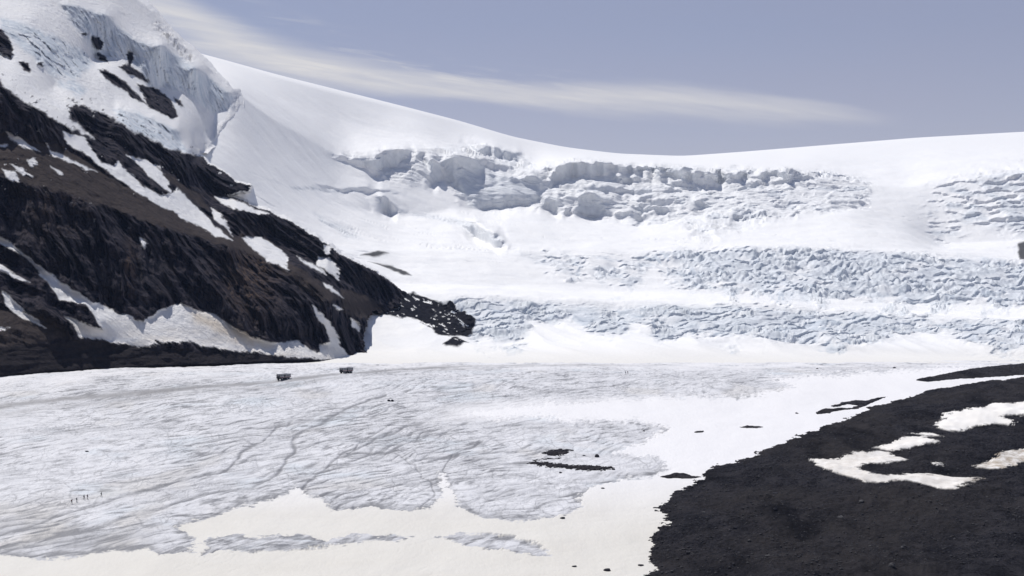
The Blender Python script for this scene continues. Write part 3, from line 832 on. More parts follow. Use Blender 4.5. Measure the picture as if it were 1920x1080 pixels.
def build_mountain(mat, BACK):
    px = axis_cols(-30, 860, 1.35, -360, 860, 10)
    py = np.concatenate([np.arange(-200, -20, 8), np.arange(-20, 735, 1.35)])[::-1]
    PX, PY = np.meshgrid(px, py)
    D = tps(CPTS, PX, PY)
    D = blur(blur(D, 5, 0), 5, 1)
    w1 = 5 * fbm(PX / 26, PY / 26, oct=4, gain=.6, seed=201)
    w2 = 5 * fbm(PX / 26, PY / 26, oct=4, gain=.6, seed=207)
    x, y = PX + w1, PY + w2
    r1 = fbm(PX / 7, PY / 7, oct=3, gain=.6, seed=261)
    r2 = fbm((PX * .85 + PY * .5) / 22, (PY * .85 - PX * .5) / 3.5, oct=3, gain=.6, seed=263)
    w1 = w1 + 2.2 * r1 + 5.5 * r2
    w2 = w2 + 2.2 * r1 + 2.8 * r2
    x, y = PX + w1, PY + w2
    calm = np.where(PY < 290, .25, .75)
    out = poly_sd(PX + calm * w1, PY + calm * w2, C_OUT)
    up = sstep(3, -3, poly_sd(PX + 1.3 * w1, PY + 1.3 * w2, UPPER_SNOW))
    isl = sstep(1.6, -1.6, polys_sd(PX + .8 * w1, PY + .8 * w2, ISLES))
    low = sstep(1.6, -1.6, polys_sd(PX + .8 * w1, PY + .8 * w2, SNOW_C) + 3.0 * np.clip(r2 - .1, -.2, 1))
    snow = np.maximum(up * (1 - isl), low)
    flecks = sstep(.68, .76, fbm(PX / 13, PY / 8, oct=4, gain=.62, seed=211) + .16 * fbm(PX / 60, PY / 60, oct=2, seed=213)) * sstep(470, 330, PY) * sstep(-.1, .25, fbm(PX / 70, PY / 50, oct=2, seed=217))
    snow = np.maximum(snow, flecks * .7)
    # rock flecks poking out of the snow edge
    poke = sstep(.42, .52, fbm(PX / 11, PY / 7, oct=4, gain=.6, seed=215)) * np.exp(-((poly_sd(x, y, UPPER_SNOW) + 9) / 9) ** 2)
    snow = snow * (1 - .9 * poke)
    snow = np.where(out > 1.5, 1.0, snow)
    gravel = sstep(4, -4, polys_sd(x, y, GRAVEL)) * (1 - low)
    scree = sstep(4, -4, polys_sd(x, y, SCREE) + 5 * r2)
    iw = sstep(5, -7, polys_sd(x, y, ICE_WALLS))
    P = unproj(PX, PY, D)
    X, Y, Z = P[..., 0], P[..., 1], P[..., 2]
    L = X * .75 + Y * .65                # metres along the face
    rockm = (1 - snow) * (1 - gravel)
    cliff = rockm * (1 - .75 * scree)
    cliff = blur(blur(cliff, 4, 0), 4, 1)
    # buttresses and gullies running down the face, ledges across it
    lw = L + 12 * fbm(L / 60, Z / 50, oct=3, seed=221)
    butt = 34 * (ridged(lw / 95, Z / 260, oct=3, seed=223) - .45) + 17 * (ridged(lw / 24, Z / 120, oct=3, seed=227) - .45)
    zt = Z + .35 * L + 10 * fbm(L / 80, Z / 60, oct=3, seed=229)
    led = 7 * (zt / 26 - np.floor(zt / 26) - .5) * sstep(1, .8, zt / 26 - np.floor(zt / 26)) + 3 * fbm(zt / 9, L / 70, oct=3, seed=231)
    chunk = 8 * fbm(X / 26, Y / 26, Z / 26, oct=5, gain=.56, seed=233)
    dD = cliff * (-butt + led * .5 - chunk * 1.5) + scree * rockm * 3 * fbm(X / 14, Y / 14, Z / 14, oct=5, seed=235)
    # ice walls and rock bands stand up: height without much distance
    dDc = np.clip(np.diff(D, axis=0, append=D[-1:]), 0, None)

    def steps(c, gain, k):
        w_ = np.clip(1 - gain * (c - blur(c, k, 0)), .03, 3)
        dl = np.cumsum(dDc * (w_ - 1), 0)
        return dl - blur(blur(dl, k, 0), k, 0)
    wsd = polys_sd(PX + .9 * w1, PY + .9 * w2, [ICE_WALLS[0], ICE_WALLS[1]])
    wm_ = sstep(3, -4, wsd) * (1 - .6 * isl)
    st = steps(blur(wm_, 4, 1), 1.0, 60)
    wn_ = sstep(45, 3, wsd)
    st = st * wn_ + blur(blur(st, 30, 1), 6, 0) * (1 - wn_)
    face = sstep(5, -5, polys_sd(PX + 1.3 * w1, PY + 1.3 * w2, FACES)) * (1 - .9 * low)
    st = st + blur(steps(blur(face, 3, 1), 1.25, 70), 4, 1)
    dD = dD + face * (12 * (ridged(lw / 15, Z / 260, oct=3, gain=.6, seed=281) - .45) + chunk * .7)
    band = (1 - face) * sstep(-.08, .1, fbm((PX * .88 + PY * .48) / 120, (PY * .88 - PX * .48) / 17, oct=4, gain=.55, seed=271)) * rockm * (1 - scree)
    st = st + blur(steps(blur(band, 2, 1), 1.3, 16), 2, 1)
    D = D + st
    # seracs and sheer ice faces
    a1, a2, ac = worley((L + 6 * fbm(X / 25, Z / 25, oct=3, seed=241)) / 17, Z / 24, seed=21)
    b1, b2, bc = worley(L / 7, Z / 9, seed=22)
    ser = (ac - .5) * 20 * sstep(0, .3, a2 - a1) + (bc - .5) * 8 + 7 * fbm(L / 20, Z / 20, oct=4, seed=243)
    left_fall = sstep(5, -8, poly_sd(x, y, ICE_WALLS[2]))
    flute = 5 * (ridged(L / 7 + .3 * fbm(X / 20, Z / 20, oct=2, seed=273), Z / 60, oct=3, seed=275) - .5)
    dD += iw * ((.22 + .5 * left_fall) * ser + flute * (1 - left_fall))
    dD += snow * 5 * fbm(X / 70, Y / 70, Z / 70, oct=3, seed=245) * sstep(0, -30, out)
    dD += gravel * 4 * fbm(X / 16, Z / 6, oct=4, seed=247) * sstep(712, 690, PY)
    bpx, bpy, bd = BACK
    BD = np.full_like(D, 2000.0)
    for k in np.nonzero((px > 330) & (px < 480))[0]:
        c = int(np.clip(np.interp(px[k], bpx, np.arange(len(bpx))), 0, len(bpx) - 1))
        BD[:, k] = np.interp(-PY[:, k], -bpy[:-8, c], bd[:-8, c])
    seam = np.exp(-(line_dist(PX + calm * w1, PY + calm * w2, [(446, 184), (447, 200), (438, 214), (420, 232), (402, 262), (374, 288)]) / 13) ** 2)
    D = (D + dD) * (1 - seam) + (BD - 1.5) * seam
    D = D + np.maximum(out, 0) * np.where((PY > 165) & (PY < 288) & (PX < 470), 2.0, 45)
    # never above the ice where the scree runs under it
    con = np.interp(PX, [-400, 0, 100, 200, 300, 400, 500, 600, 690], [728, 706.5, 699, 693, 690, 686, 681.5, 678.5, 675])
    con = con + 1.4 * fbm(PX / 40, PX * 0, oct=3, seed=251)
    under = sstep(-4, 2, PY - con)
    D = D * (1 - under) + (gd(np.minimum(PY, con)) + 1.0 + np.maximum(PY - con, 0) * 2) * under
    P = unproj(PX, PY, D)
    ochre = np.exp(-(((PX - 470) / 45) ** 2 + ((PY - 520) / 70) ** 2)) + .8 * np.exp(-(((PX - 245) / 10) ** 2 + ((PY - 500) / 45) ** 2)) + .35 * np.exp(-(((PX - 90) / 60) ** 2 + ((PY - 380) / 60) ** 2))
    dirt = np.exp(-((line_dist(x, y, [(370, 592), (420, 618), (470, 640)]) / 12) ** 2)) * .8 + .45 * sstep(560, 640, PY) * (.6 + .8 * fbm(PX / 60, PY / 14, oct=3, seed=253))
    keep = out < 9
    crag = np.exp(-(line_dist(PX, PY, [(296, 48), (316, 68), (340, 92), (354, 108)]) / 9) ** 2)
    P[..., 2] += crag * 5 * (fbm(X / 9, Y / 30, Z / 9, oct=4, gain=.6, seed=181))
    snow = snow * (1 - .55 * crag * sstep(.0, .3, fbm(PX / 6, PY / 9, oct=3, seed=183)))
    return tag(grid_mesh('mountain', P, dict(snow=snow, scree=scree * rockm, gravel=gravel, ice=iw * .8, ochre=ochre, dirt=np.clip(dirt, 0, 1)), mat, keep),
               'dark rock mountainside with snow gullies and hanging ice on the left', None, None, 'structure')


# ================================================================== MORAINE (dark gravel hill, right)
M_OUT = [(1120, 1500), (1175, 1200), (1205, 1085), (1228, 1064), (1224, 1042), (1236, 1026), (1228, 1010), (1240, 992), (1254, 983), (1232, 984), (1240, 966), (1226, 956), (1246, 938), (1282, 918), (1298, 905), (1326, 880), (1346, 873),
         (1380, 869), (1420, 851), (1460, 837), (1500, 817), (1530, 803), (1562, 793), (1600, 777), (1640, 764), (1680, 751), (1720, 739), (1760, 729), (1820, 721), (1880, 711), (1920, 706), (2300, 690), (2800, 680), (2800, 1500)]
M_SNOW = [[(1757, 796), (1775, 775), (1800, 770), (1838, 765), (1862, 757), (1920, 754), (2150, 748), (2150, 768), (1920, 778), (1872, 780), (1900, 789), (1896, 797), (1862, 794), (1832, 799), (1802, 808), (1780, 808), (1760, 803)],
          [(1638, 840), (1670, 832), (1690, 821), (1730, 818), (1762, 828), (1722, 835), (1700, 841), (1670, 845)], [(1712, 814), (1740, 811), (1764, 818), (1740, 818)],
          [(1518, 862), (1570, 862), (1595, 850), (1640, 845), (1668, 847), (1672, 856), (1704, 862), (1660, 868), (1612, 871), (1602, 878), (1630, 886), (1662, 891), (1722, 889), (1752, 890), (1790, 895), (1842, 896), (1812, 906), (1790, 918), (1760, 916), (1722, 906), (1690, 900), (1652, 905), (1622, 904), (1595, 894), (1556, 884)],
          [(1826, 876), (1862, 864), (1872, 850), (1920, 842), (2100, 835), (2100, 860), (1920, 867), (1872, 880)], [(1746, 867), (1770, 869), (1760, 874)]]


def build_moraine(mat):
    px = axis_cols(1090, 1950, 1.05, 1060, 2800, 10)
    rows = np.concatenate([np.linspace(1500, 1110, 30, endpoint=False), np.arange(1110, 690, -0.8)])
    PX, PY = np.meshgrid(px, rows)
    G = ground(PX, PY)
    X, Y, Z = G[..., 0], G[..., 1], G[..., 2]
    poly = np.array([ground(np.array([a]), np.array([b]))[0][:2] for a, b in M_OUT])
    w = 3.2 * fbm(X / 12, Y / 18, oct=5, gain=.6, seed=301)
    wy = 7 * fbm(X / 16, Y / 24, oct=4, gain=.6, seed=303)
    # distance in ground metres, depth compressed so that noise stays isotropic on the slope
    sd = np.full(X.shape, 1e3)
    d2 = np.full(X.shape, 1e12)
    ins = np.zeros(X.shape, bool)
    ragm = fbm(PX / 20, PY / 3.0, oct=4, gain=.6, seed=305)
    xx, yy = X + w + 3.2 * ragm, Y + wy
    for i in range(len(poly)):
        (ax, ay), (bx, by) = poly[i], poly[(i + 1) % len(poly)]
        ex, ey = bx - ax, by - ay
        t = np.clip(((xx - ax) * ex + (yy - ay) * ey) / (ex * ex + ey * ey + 1e-9), 0, 1)
        d2 = np.minimum(d2, (xx - ax - t * ex) ** 2 + (yy - ay - t * ey) ** 2)
        ins ^= ((ay > yy) != (by > yy)) & (xx < (bx - ax) * (yy - ay) / (by - ay + 1e-12) + ax)
    sd = np.sqrt(d2) * np.where(ins, 1, -1)
    h = np.where(sd > 0, 9 * (1 - np.exp(-sd / 60)) + .10 * np.minimum(sd, 6), np.maximum(sd, -14) * .35)
    inn = sstep(0, 35, sd)
    h = h + inn * (3.6 * fbm(X / 55, Y / 55, oct=3, seed=311) + 1.7 * fbm(X / 13, Y / 15, oct=4, gain=.55, seed=313) + 1.6 * (ridged(X / 26, Y / 40, oct=3, seed=317) - .5)) + sstep(-1, 5, sd) * .24 * fbm(X / 2.6, Y / 3.5, oct=4, gain=.62, seed=315)
    P = np.stack([X, Y, Z + h], -1)
    qx, qy = proj(P)
    w1 = 5 * fbm(X / 9, Y / 14, oct=4, gain=.6, seed=321)
    w2 = 2.2 * fbm(X / 9, Y / 14, oct=4, gain=.6, seed=323)
    rag = fbm(qx / 18, qy / 2.6, oct=4, gain=.6, seed=325)
    s = polys_sd(qx + 1.4 * w1 + 15 * rag, qy + .8 * w2 + 2.2 * rag, M_SNOW)
    snow = sstep(1.3, -1.3, s)
    P[..., 2] = P[..., 2] * (1 - snow) + (blur(blur(P[..., 2], 6, 0), 6, 1) + .3) * snow
    dirt = sstep(800, 860, qy) * .35 + sstep(1800, 1850, qx) * sstep(820, 850, qy)
    keep = sd > -16
    global MORAINE
    MORAINE = (px, Y[:, 0], P[..., 2], sd)
    global MORAINE_SNOW
    MORAINE_SNOW = snow
    return tag(grid_mesh('moraine', P, dict(snow=snow, dirt=np.clip(dirt, 0, 1)), mat, keep),
               'dark gravel moraine with cream snow patches in its hollows', None, None, 'structure')


def moraine_hit(px, py):
    """march a line of sight down to the gravel"""
    mpx, my, mz, msd = MORAINE
    c = int(np.clip(np.interp(px, mpx, np.arange(len(mpx))), 0, len(mpx) - 1))
    rowpy = HY - F * mz[:, c] / my
    # nearest surface that covers this row
    i = np.argmin(np.abs(rowpy - py))
    return Vector(((px - CX) / F * my[i], my[i], mz[i, c])), msd[i, c]


# ================================================================== SMALL THINGS
def rock_mesh(name, r, sx, sy, sz, seed, mat, sub=3):
    bm = bmesh.new()
    bmesh.ops.create_icosphere(bm, subdivisions=sub, radius=1.0)
    co = np.array([v.co[:] for v in bm.verts])
    rr = np.random.default_rng(seed)
    k = 1 + .45 * fbm(co[:, 0] * 1.3 + seed, co[:, 1] * 1.3, co[:, 2] * 1.3, oct=4, gain=.5, seed=seed)
    co = co * k[:, None]
    for _i in range(7):                       # broken faces
        n = rr.normal(size=3); n /= np.linalg.norm(n)
        t = rr.uniform(.55, .85)
        d = co @ n - t
        co = co - np.where(d > 0, d, 0)[:, None] * n * .9
    co[:, 2] = np.maximum(co[:, 2], -.45)
    co = co * np.array([sx, sy, sz]) * r
    co[:, 2] -= co[:, 2].min() + .12 * r * sz
    for v, c in zip(bm.verts, co):
        v.co = c
    me = bpy.data.meshes.new(name)
    bm.to_mesh(me); bm.free()
    me.materials.append(mat)
    o = bpy.data.objects.new(name, me)
    COL.objects.link(o)
    return o


def mound(name, poly, hgt, seed, mat):
    """low heap of rubble lying on the snow; outline given where it meets the ground"""
    poly = np.asarray(poly, float)
    lo, hi = poly.min(0), poly.max(0)
    px = np.arange(lo[0] - 8, hi[0] + 8, max(.6, (hi[0] - lo[0]) / 260))
    py = np.arange(hi[1] + 4, lo[1] - 4, -.35)
    PX, PY = np.meshgrid(px, py)
    G = ground(PX, PY)
    X, Y = G[..., 0], G[..., 1]
    w1 = 3 * fbm(X / 5, Y / 9, oct=4, gain=.6, seed=seed)
    w2 = 1.2 * fbm(X / 5, Y / 9, oct=4, gain=.6, seed=seed + 5)
    sd = poly_sd(PX + 2 * w1, PY + w2, poly)
    if name == 'dirt_band':            # thin and broken, not a solid heap
        sd = sd + 5.0 * np.clip(fbm(PX / 9, PY / 1.7, oct=4, gain=.65, seed=seed + 3) + .02, -.3, 1)
    pxg, dg, Zg = GLACIER_Z
    ci = np.interp(PX, pxg, np.arange(len(pxg))); ri = np.interp(Y, dg, np.arange(len(dg)))
    c0 = np.clip(ci.astype(int), 0, len(pxg) - 2); r0 = np.clip(ri.astype(int), 0, len(dg) - 2)
    fc, fr = ci - c0, ri - r0
    Zs = (Zg[r0, c0] * (1 - fc) + Zg[r0, c0 + 1] * fc) * (1 - fr) + (Zg[r0 + 1, c0] * (1 - fc) + Zg[r0 + 1, c0 + 1] * fc) * fr
    h = np.where(sd < 0, .12 + hgt * (1 - np.exp(sd / 3.0)) * (.6 + .8 * np.clip(fbm(X / 2.4, Y / 3.5, oct=4, gain=.6, seed=seed + 9) + .4, 0, 1.2)), -.5)
    P = np.stack([X, Y, Zs + h], -1)
    ctr = P[sd < 0].mean(0) if (sd < 0).any() else P.reshape(-1, 3).mean(0)
    o = grid_mesh(name, P - ctr, {}, mat, sd < 1.0, smooth=False)
    o.location = ctr
    return o


def mesh_obj(name, bm, mat, parent=None, smooth=False):
    me = bpy.data.meshes.new(name)
    bm.to_mesh(me); bm.free()
    if smooth:
        me.polygons.foreach_set('use_smooth', [True] * len(me.polygons))
    for m in (mat if isinstance(mat, list) else [mat]):
        me.materials.append(m)
    o = bpy.data.objects.new(name, me)
    COL.objects.link(o)
    if parent is not None:
        o.parent = parent
    return o


def bx(bm, x0, x1, y0, y1, z0, z1, bev=0.0):
    g = bmesh.ops.create_cube(bm, size=1.0)
    vs = g['verts']
    bmesh.ops.scale(bm, vec=(x1 - x0, y1 - y0, z1 - z0), verts=vs)
    bmesh.ops.translate(bm, vec=((x0 + x1) / 2, (y0 + y1) / 2, (z0 + z1) / 2), verts=vs)
    if bev:
        es = list({e for v in vs for e in v.link_edges})
        bmesh.ops.bevel(bm, geom=es, offset=bev, segments=2, affect='EDGES')


def cyl_y(bm, x, y, z, r, w, seg=24):
    g = bmesh.ops.create_cone(bm, cap_ends=True, segments=seg, radius1=r, radius2=r, depth=w)
    bmesh.ops.rotate(bm, verts=g['verts'], cent=(0, 0, 0), matrix=Matrix.Rotation(math.pi / 2, 3, 'X'))
    bmesh.ops.translate(bm, verts=g['verts'], vec=(x, y, z))
    return g['verts']


def build_bus(M):
    """six-wheeled high-floor snow coach, nose towards -x"""
    root = bpy.data.objects.new('snow_coach', None)
    COL.objects.link(root)
    Lh, W = 5.2, 1.55
    bm = bmesh.new()
    bx(bm, -Lh, Lh, -W, W, 1.35, 2.25, .12)
    # pillars and upper band leave real window openings
    bx(bm, -Lh + .02, Lh - .02, -W + .02, W - .02, 3.22, 3.55, .08)
    for i in range(8):
        x = -Lh + .35 + i * (2 * Lh - .7) / 7
        for s in (-1, 1):
            bx(bm, x - .09, x + .09, s * W - .05 - s * .05, s * W + .05 - s * .05, 2.2, 3.26)
    for y in (-W + .14, 0, W - .14):
        for x in (-Lh + .08, Lh - .08):
            bx(bm, x - .06, x + .06, y - .06, y + .06, 2.2, 3.26)
    body = mesh_obj('body', bm, M['coach_white'], root)
    bm = bmesh.new(); bx(bm, -Lh - .05, Lh + .05, -W - .04, W + .04, 3.55, 3.72, .07); bx(bm, 1.0, 2.6, -.6, .6, 3.72, 3.95, .06)
    mesh_obj('roof', bm, M['coach_roof'], root)
    bm = bmesh.new(); bx(bm, -Lh + .01, Lh - .01, -W - .012, W + .012, 1.62, 1.92)
    mesh_obj('stripe', bm, M['coach_red'], root)
    gw = (2 * Lh - .7) / 7
    for s in (-1, 1):
        for i in range(7):
            x = -Lh + .35 + i * gw
            bm = bmesh.new(); bx(bm, x + .1, x + gw - .1, s * (W - .07) - .015, s * (W - .07) + .015, 2.26, 3.2)
            mesh_obj('window', bm, M['glass'], root)
    for nm, x in (('windscreen', -Lh + .05), ('rear_window', Lh - .05)):
        bm = bmesh.new()
        bx(bm, x - .02, x + .02, -W + .22, -.08, 2.27, 3.2); bx(bm, x - .02, x + .02, .08, W - .22, 2.27, 3.2)
        mesh_obj(nm, bm, M['glass'], root)
    bm = bmesh.new(); bx(bm, -Lh - .03, -Lh + .02, -W + .06, W - .06, 1.40, 2.2, .01)
    g = mesh_obj('grille', bm, M['coach_dark'], root)
    for s in (-1, 1):
        bm = bmesh.new(); v = cyl_y(bm, 0, 0, 0, .15, .08, 16)
        bmesh.ops.rotate(bm, verts=v, cent=(0, 0, 0), matrix=Matrix.Rotation(math.pi / 2, 3, 'Z'))
        bmesh.ops.translate(bm, verts=v, vec=(-Lh - .05, s * 1.1, 1.62))
        mesh_obj('headlight', bm, M['lamp_glass'], root)
        bm = bmesh.new(); bx(bm, -Lh - .32, -Lh - .26, s * 1.62 - .14, s * 1.62 + .14, 2.6, 3.05, .02); bx(bm, -Lh - .3, -Lh + .05, s * 1.5 - .03, s * 1.5 + .03, 3.05, 3.1)
        mesh_obj('mirror', bm, M['coach_dark'], root)
    bm = bmesh.new(); bx(bm, -Lh - .22, -Lh - .02, -W, W, 1.0, 1.38, .05)
    mesh_obj('bumper', bm, M['coach_dark'], root)
    bm = bmesh.new(); bx(bm, -Lh + .5, Lh - .3, -.55, .55, .85, 1.36, .05)
    for x in (-3.6, 1.4, 3.4):
        bx(bm, x - .12, x + .12, -1.3, 1.3, .68, .9)
    mesh_obj('chassis', bm, M['coach_dark'], root)
    bm = bmesh.new(); bx(bm, -1.4, -.5, -W - .03, -W + .02, 1.0, 3.2, .02)
    mesh_obj('door', bm, M['coach_dark'], root)
    for x in (-3.6, 1.35, 3.35):
        for s in (-1, 1):
            y = s * 1.22
            bm = bmesh.new(); v = cyl_y(bm, x, y, .8, .82, .8, 28)
            es = [e for e in bm.edges if len(e.link_faces) == 2 and any(len(f.verts) > 4 for f in e.link_faces)]
            bmesh.ops.bevel(bm, geom=es, offset=.14, segments=2, affect='EDGES')
            for k in range(14):
                a = k / 14 * 2 * math.pi
                g2 = bmesh.ops.create_cube(bm, size=1)
                bmesh.ops.scale(bm, vec=(.12, .74, .08), verts=g2['verts'])
                bmesh.ops.rotate(bm, verts=g2['verts'], cent=(0, 0, 0), matrix=Matrix.Rotation(a, 3, 'Y'))
                bmesh.ops.translate(bm, verts=g2['verts'], vec=(x + .83 * math.sin(a), y, .8 + .83 * math.cos(a)))
            wh = mesh_obj('wheel', bm, M['tyre'], root)
            bm = bmesh.new(); cyl_y(bm, x, y + s * .36, .8, .42, .12, 20)
            mesh_obj('rim', bm, M['coach_roof'], wh)
    return root


def copy_tree(o, parent=None):
    c = o.copy(); COL.objects.link(c)
    if parent is not None: c.parent = parent
    for ch in list(o.children):
        copy_tree(ch, c)
    return c


def build_person(loc, yaw, lean, stride, M, seed, arms=0.0):
    """standing / striding hiker grown as one skin over a posed skeleton"""
    V, E, R = [], [], []

    def add(p, r, par=None):
        V.append(p); R.append(r)
        if par is not None: E.append((par, len(V) - 1))
        return len(V) - 1
    pel = add((0, 0, .95), .155)
    bel = add((.01, 0, 1.10), .145, pel)
    che = add((.03 + lean * .3, 0, 1.30), .17, bel)
    nek = add((.04 + lean * .5, 0, 1.49), .062, che)
    hd0 = add((.06 + lean * .6, 0, 1.57), .085, nek)
    hd1 = add((.065 + lean * .6, 0, 1.66), .10, hd0)
    add((.06 + lean * .6, 0, 1.745), .06, hd1)
    add((.155 + lean * .6, 0, 1.63), .022, hd1)                 # nose
    for s in (-1, 1):
        f = stride * s
        hip = add((.0, s * .10, .90), .105, pel)
        kn = add((.03 + f * .24, s * .11, .50), .068, hip)
        an = add((f * .42 - (.06 if f < 0 else 0), s * .11, .10 + (.03 if f < 0 else 0)), .048, kn)
        add((f * .42 + .17, s * .12, .045), .042, an)
        sh = add((.02 + lean * .45, s * .20, 1.40), .078, che)
        el = add((-f * .16 - .02, s * .27, 1.13), .052, sh)
        wr = add((-f * .26 + .10 + arms, s * .26, .92 + arms * .5), .036, el)
        pa = add((-f * .28 + .14 + arms, s * .25, .86 + arms * .5), .034, wr)
        for k in range(4):
            k0 = add((-f * .28 + .135 + arms + .018 * (k - 1.5), s * .25, .80 + arms * .5 - .004 * abs(k - 1.4)), .0095, pa)
            add((-f * .28 + .15 + arms + .018 * (k - 1.5), s * .24, .762 + arms * .5 + .006 * abs(k - 1.4)), .0085, k0)
        t0 = add((-f * .28 + .18 + arms, s * .235, .84 + arms * .5), .0105, pa)
        add((-f * .28 + .20 + arms, s * .225, .80 + arms * .5), .009, t0)
    me = bpy.data.meshes.new('person')
    me.from_pydata(V, E, [])
    o = bpy.data.objects.new('person', me)
    COL.objects.link(o)
    md = o.modifiers.new('skin', 'SKIN')
    md.use_smooth_shade = True
    o.modifiers.new('sub', 'SUBSURF').levels = 1
    o.modifiers['sub'].render_levels = 1
    sk = me.skin_vertices[0].data
    for i, r in enumerate(R):
        sk[i].radius = (r, r)
    sk[0].use_root = True
    me.materials.append(M['person_clothes'] if seed % 2 == 0 else M['person_clothes_blue'])
    o.location = loc
    o.rotation_euler = (0, 0, yaw)
    # jacket hood / hat
    bm = bmesh.new()
    bmesh.ops.create_icosphere(bm, subdivisions=2, radius=.115)
    for v in bm.verts:
        v.co = Vector((v.co.x * 1.05 + .05 + lean * .6, v.co.y, max(v.co.z, -.01) + 1.685))
    mesh_obj('hat', bm, M['coach_dark'], o, True)
    bm = bmesh.new()
    bx(bm, -.30 + lean * .3, -.10 + lean * .3, -.15, .15, 1.08, 1.48, .05)
    mesh_obj('backpack', bm, M['coach_dark'] if seed % 3 else M['coach_red'], o)
    return o


# ================================================================== BUILD
glacier = build_glacier(mat_glacier())
icefield, _info = build_icefield(mat_icefield())
mountain = build_mountain(mat_rock(), _info)
moraine = build_moraine(mat_moraine())

MG = mat_gravel()
PATCHES = [
    ('rubble_patch', [(1238, 894), (1262, 887), (1290, 890), (1312, 896), (1295, 898), (1250, 897)], .7, 'low dark rubble patch on snow just off the moraine edge, beside the grey ice tongue'),
    ('rubble_patch', [(1528, 775), (1540, 768), (1570, 764), (1590, 764), (1612, 760), (1590, 757), (1563, 763), (1555, 762), (1580, 754), (1604, 750), (1625, 751), (1650, 745), (1664, 744), (1650, 749), (1632, 756), (1610, 765), (1580, 768), (1545, 777), (1530, 778)], .8, 'long forked strip of dark rubble parallel to the upper moraine edge'),
    ('rubble_patch', [(1712, 714), (1748, 706), (1830, 691), (1920, 681), (2100, 672), (2100, 694), (1920, 703), (1870, 707), (1800, 711), (1740, 717)], 1.2, 'farthest and longest black rubble ridge, behind the moraine at the snow edge'),
    ('rubble_patch', [(1385, 800.5), (1402, 797.5), (1420, 799.5), (1433, 801.5), (1420, 803.2), (1400, 802.8)], .7, 'small spindle shaped dark rubble strip alone on white snow'),
    ('rubble_patch', [(1299, 811.5), (1308, 808), (1320, 807.5), (1318, 811), (1305, 812.5)], .6, 'tiny slanting dark rubble smear on snow left of the spindle shaped strip'),
    ('dirt_band', [(986, 869), (1006, 866), (1042, 869), (1072, 873), (1112, 874.5), (1146, 878), (1152, 881), (1130, 884.5), (1085, 882), (1040, 876.5), (1010, 873.5)], .5, 'long thin dark dirt band across grey ice, the lower of two'),
    ('dirt_band', [(1016, 851), (1030, 844), (1055, 841.5), (1072, 845), (1062, 852), (1040, 855.5)], .4, 'short broken dark dirt band on grey ice, the upper of two'),
    ('dirt_band', [(1000, 864), (1030, 859.5), (1048, 860), (1020, 862.5)], .3, 'faint sliver of dirt between the two larger dirt bands')]
for i, (nm, poly, hg, lab) in enumerate(PATCHES):
    tag(mound(nm, poly, hg, 400 + 7 * i, MG), lab, nm.replace('_', ' '), 'rubble and dirt lying on the glacier')

MST = mat_stone('dark_boulder_stone', (0.018, 0.018, 0.024), (0.05, 0.048, 0.055))
MSP = mat_stone('grey_moraine_stone', (0.045, 0.045, 0.048), (0.13, 0.125, 0.125))
BOULDERS = [  # px, py of the base, width px, aspect, label
    (1119, 858, 8.0, .85, 'round black boulder on grey ice above the right end of the long dirt band'),
    (1051, 885.5, 6.5, .6, 'small dark boulder on ice just under the middle of the long dirt band'),
    (1150, 883.5, 6.0, .65, 'small dark boulder at the right tip of the long dirt band'),
    (1130, 916, 6.5, .45, 'flat dark stone on clean snow right of the lower ice tongue'),
    (1095, 855.5, 6.0, .35, 'tiny flat stone left of the round black boulder'),
    (1054.5, 972.5, 9.5, .5, 'dark flat boulder under the rounded lower edge of the grey ice tongue'),
    (1077, 1062.5, 10, .32, 'thin brownish stone on cream snow, leftmost of three near the bottom edge'),
    (1138, 1071, 13, .5, 'largest black boulder on cream snow at the bottom edge'),
    (1202, 1060.5, 11, .36, 'flat grey boulder on cream snow closest to the moraine at the bottom'),
    (1494, 775, 6, .55, 'tiny lone stone on white snow left of the forked rubble strip'),
    (1677, 690, 6, .55, 'small far stone at the end of the grey track near the far rubble ridge'),
    (1532, 692.5, 4.5, .6, 'tiny speck of stone far out on the pale upper snow'),
    (1207, 806.5, 5, .45, 'tiny stone at the pointed right tip of the grey ice'),
    (729, 752, 6.5, .75, 'left one of two touching black boulders alone on the streaked ice'),
    (735.5, 751.5, 6.0, .9, 'right one of two touching black boulders alone on the streaked ice'),
    (163, 847.5, 7, .4, 'flat dark stone on the streaked ice at the left, well above the walkers'),
]
for i, (px, py, w, asp, lab) in enumerate(BOULDERS):
    p = ground(np.array([px]), np.array([float(py)]))[0]
    p[2] = ice_z(p[0], p[1])
    r = w / F * p[1] / 2
    o = rock_mesh('boulder', r * 1.06, 1.0, .8, asp, 500 + i, MST)
    o.location = p
    o.rotation_euler = (0, 0, (random.random() - .5) * .6)
    tag(o, lab, 'boulder', 'boulders on the glacier')
M_ST = [(1672, 1068, 13, .8, 'largest pale boulder low on the dark gravel, near the bottom edge'), (1615, 941, 10, .6, 'grey boulder on dark gravel below the crescent snow patch'), (1577, 971, 13, .5, 'broken grey boulder on the middle of the gravel slope'),
        (1453, 956, 9, .6, 'dark boulder on the gravel slope right of the moraine corner'), (1452, 925, 12, .3, 'long flat stone high on the gravel slope near the snow contact'), (1692, 1028, 8, .7, 'dark boulder just above the largest pale boulder'),
        (1440, 1043, 10, .4, 'pale flat stone low on the left part of the gravel'), (1498, 1045, 6, .5, 'small pale stone right of the pale flat stone'), (1378, 991, 8, .6, 'black boulder on the left shoulder of the gravel'),
        (1358, 985, 7, .5, 'smaller black boulder beside the black shoulder boulder'), (1748, 1010, 6, .6, 'small dark stone on gravel under the long snow crescent tip'), (1320, 960, 8, .4, 'flat pale stone near the left snow contact of the moraine'),
        (1845, 985, 6, .6, 'small stone far right on the gravel'), (1290, 1037, 8, .6, 'dark boulder near the lower left snow contact of the moraine')]
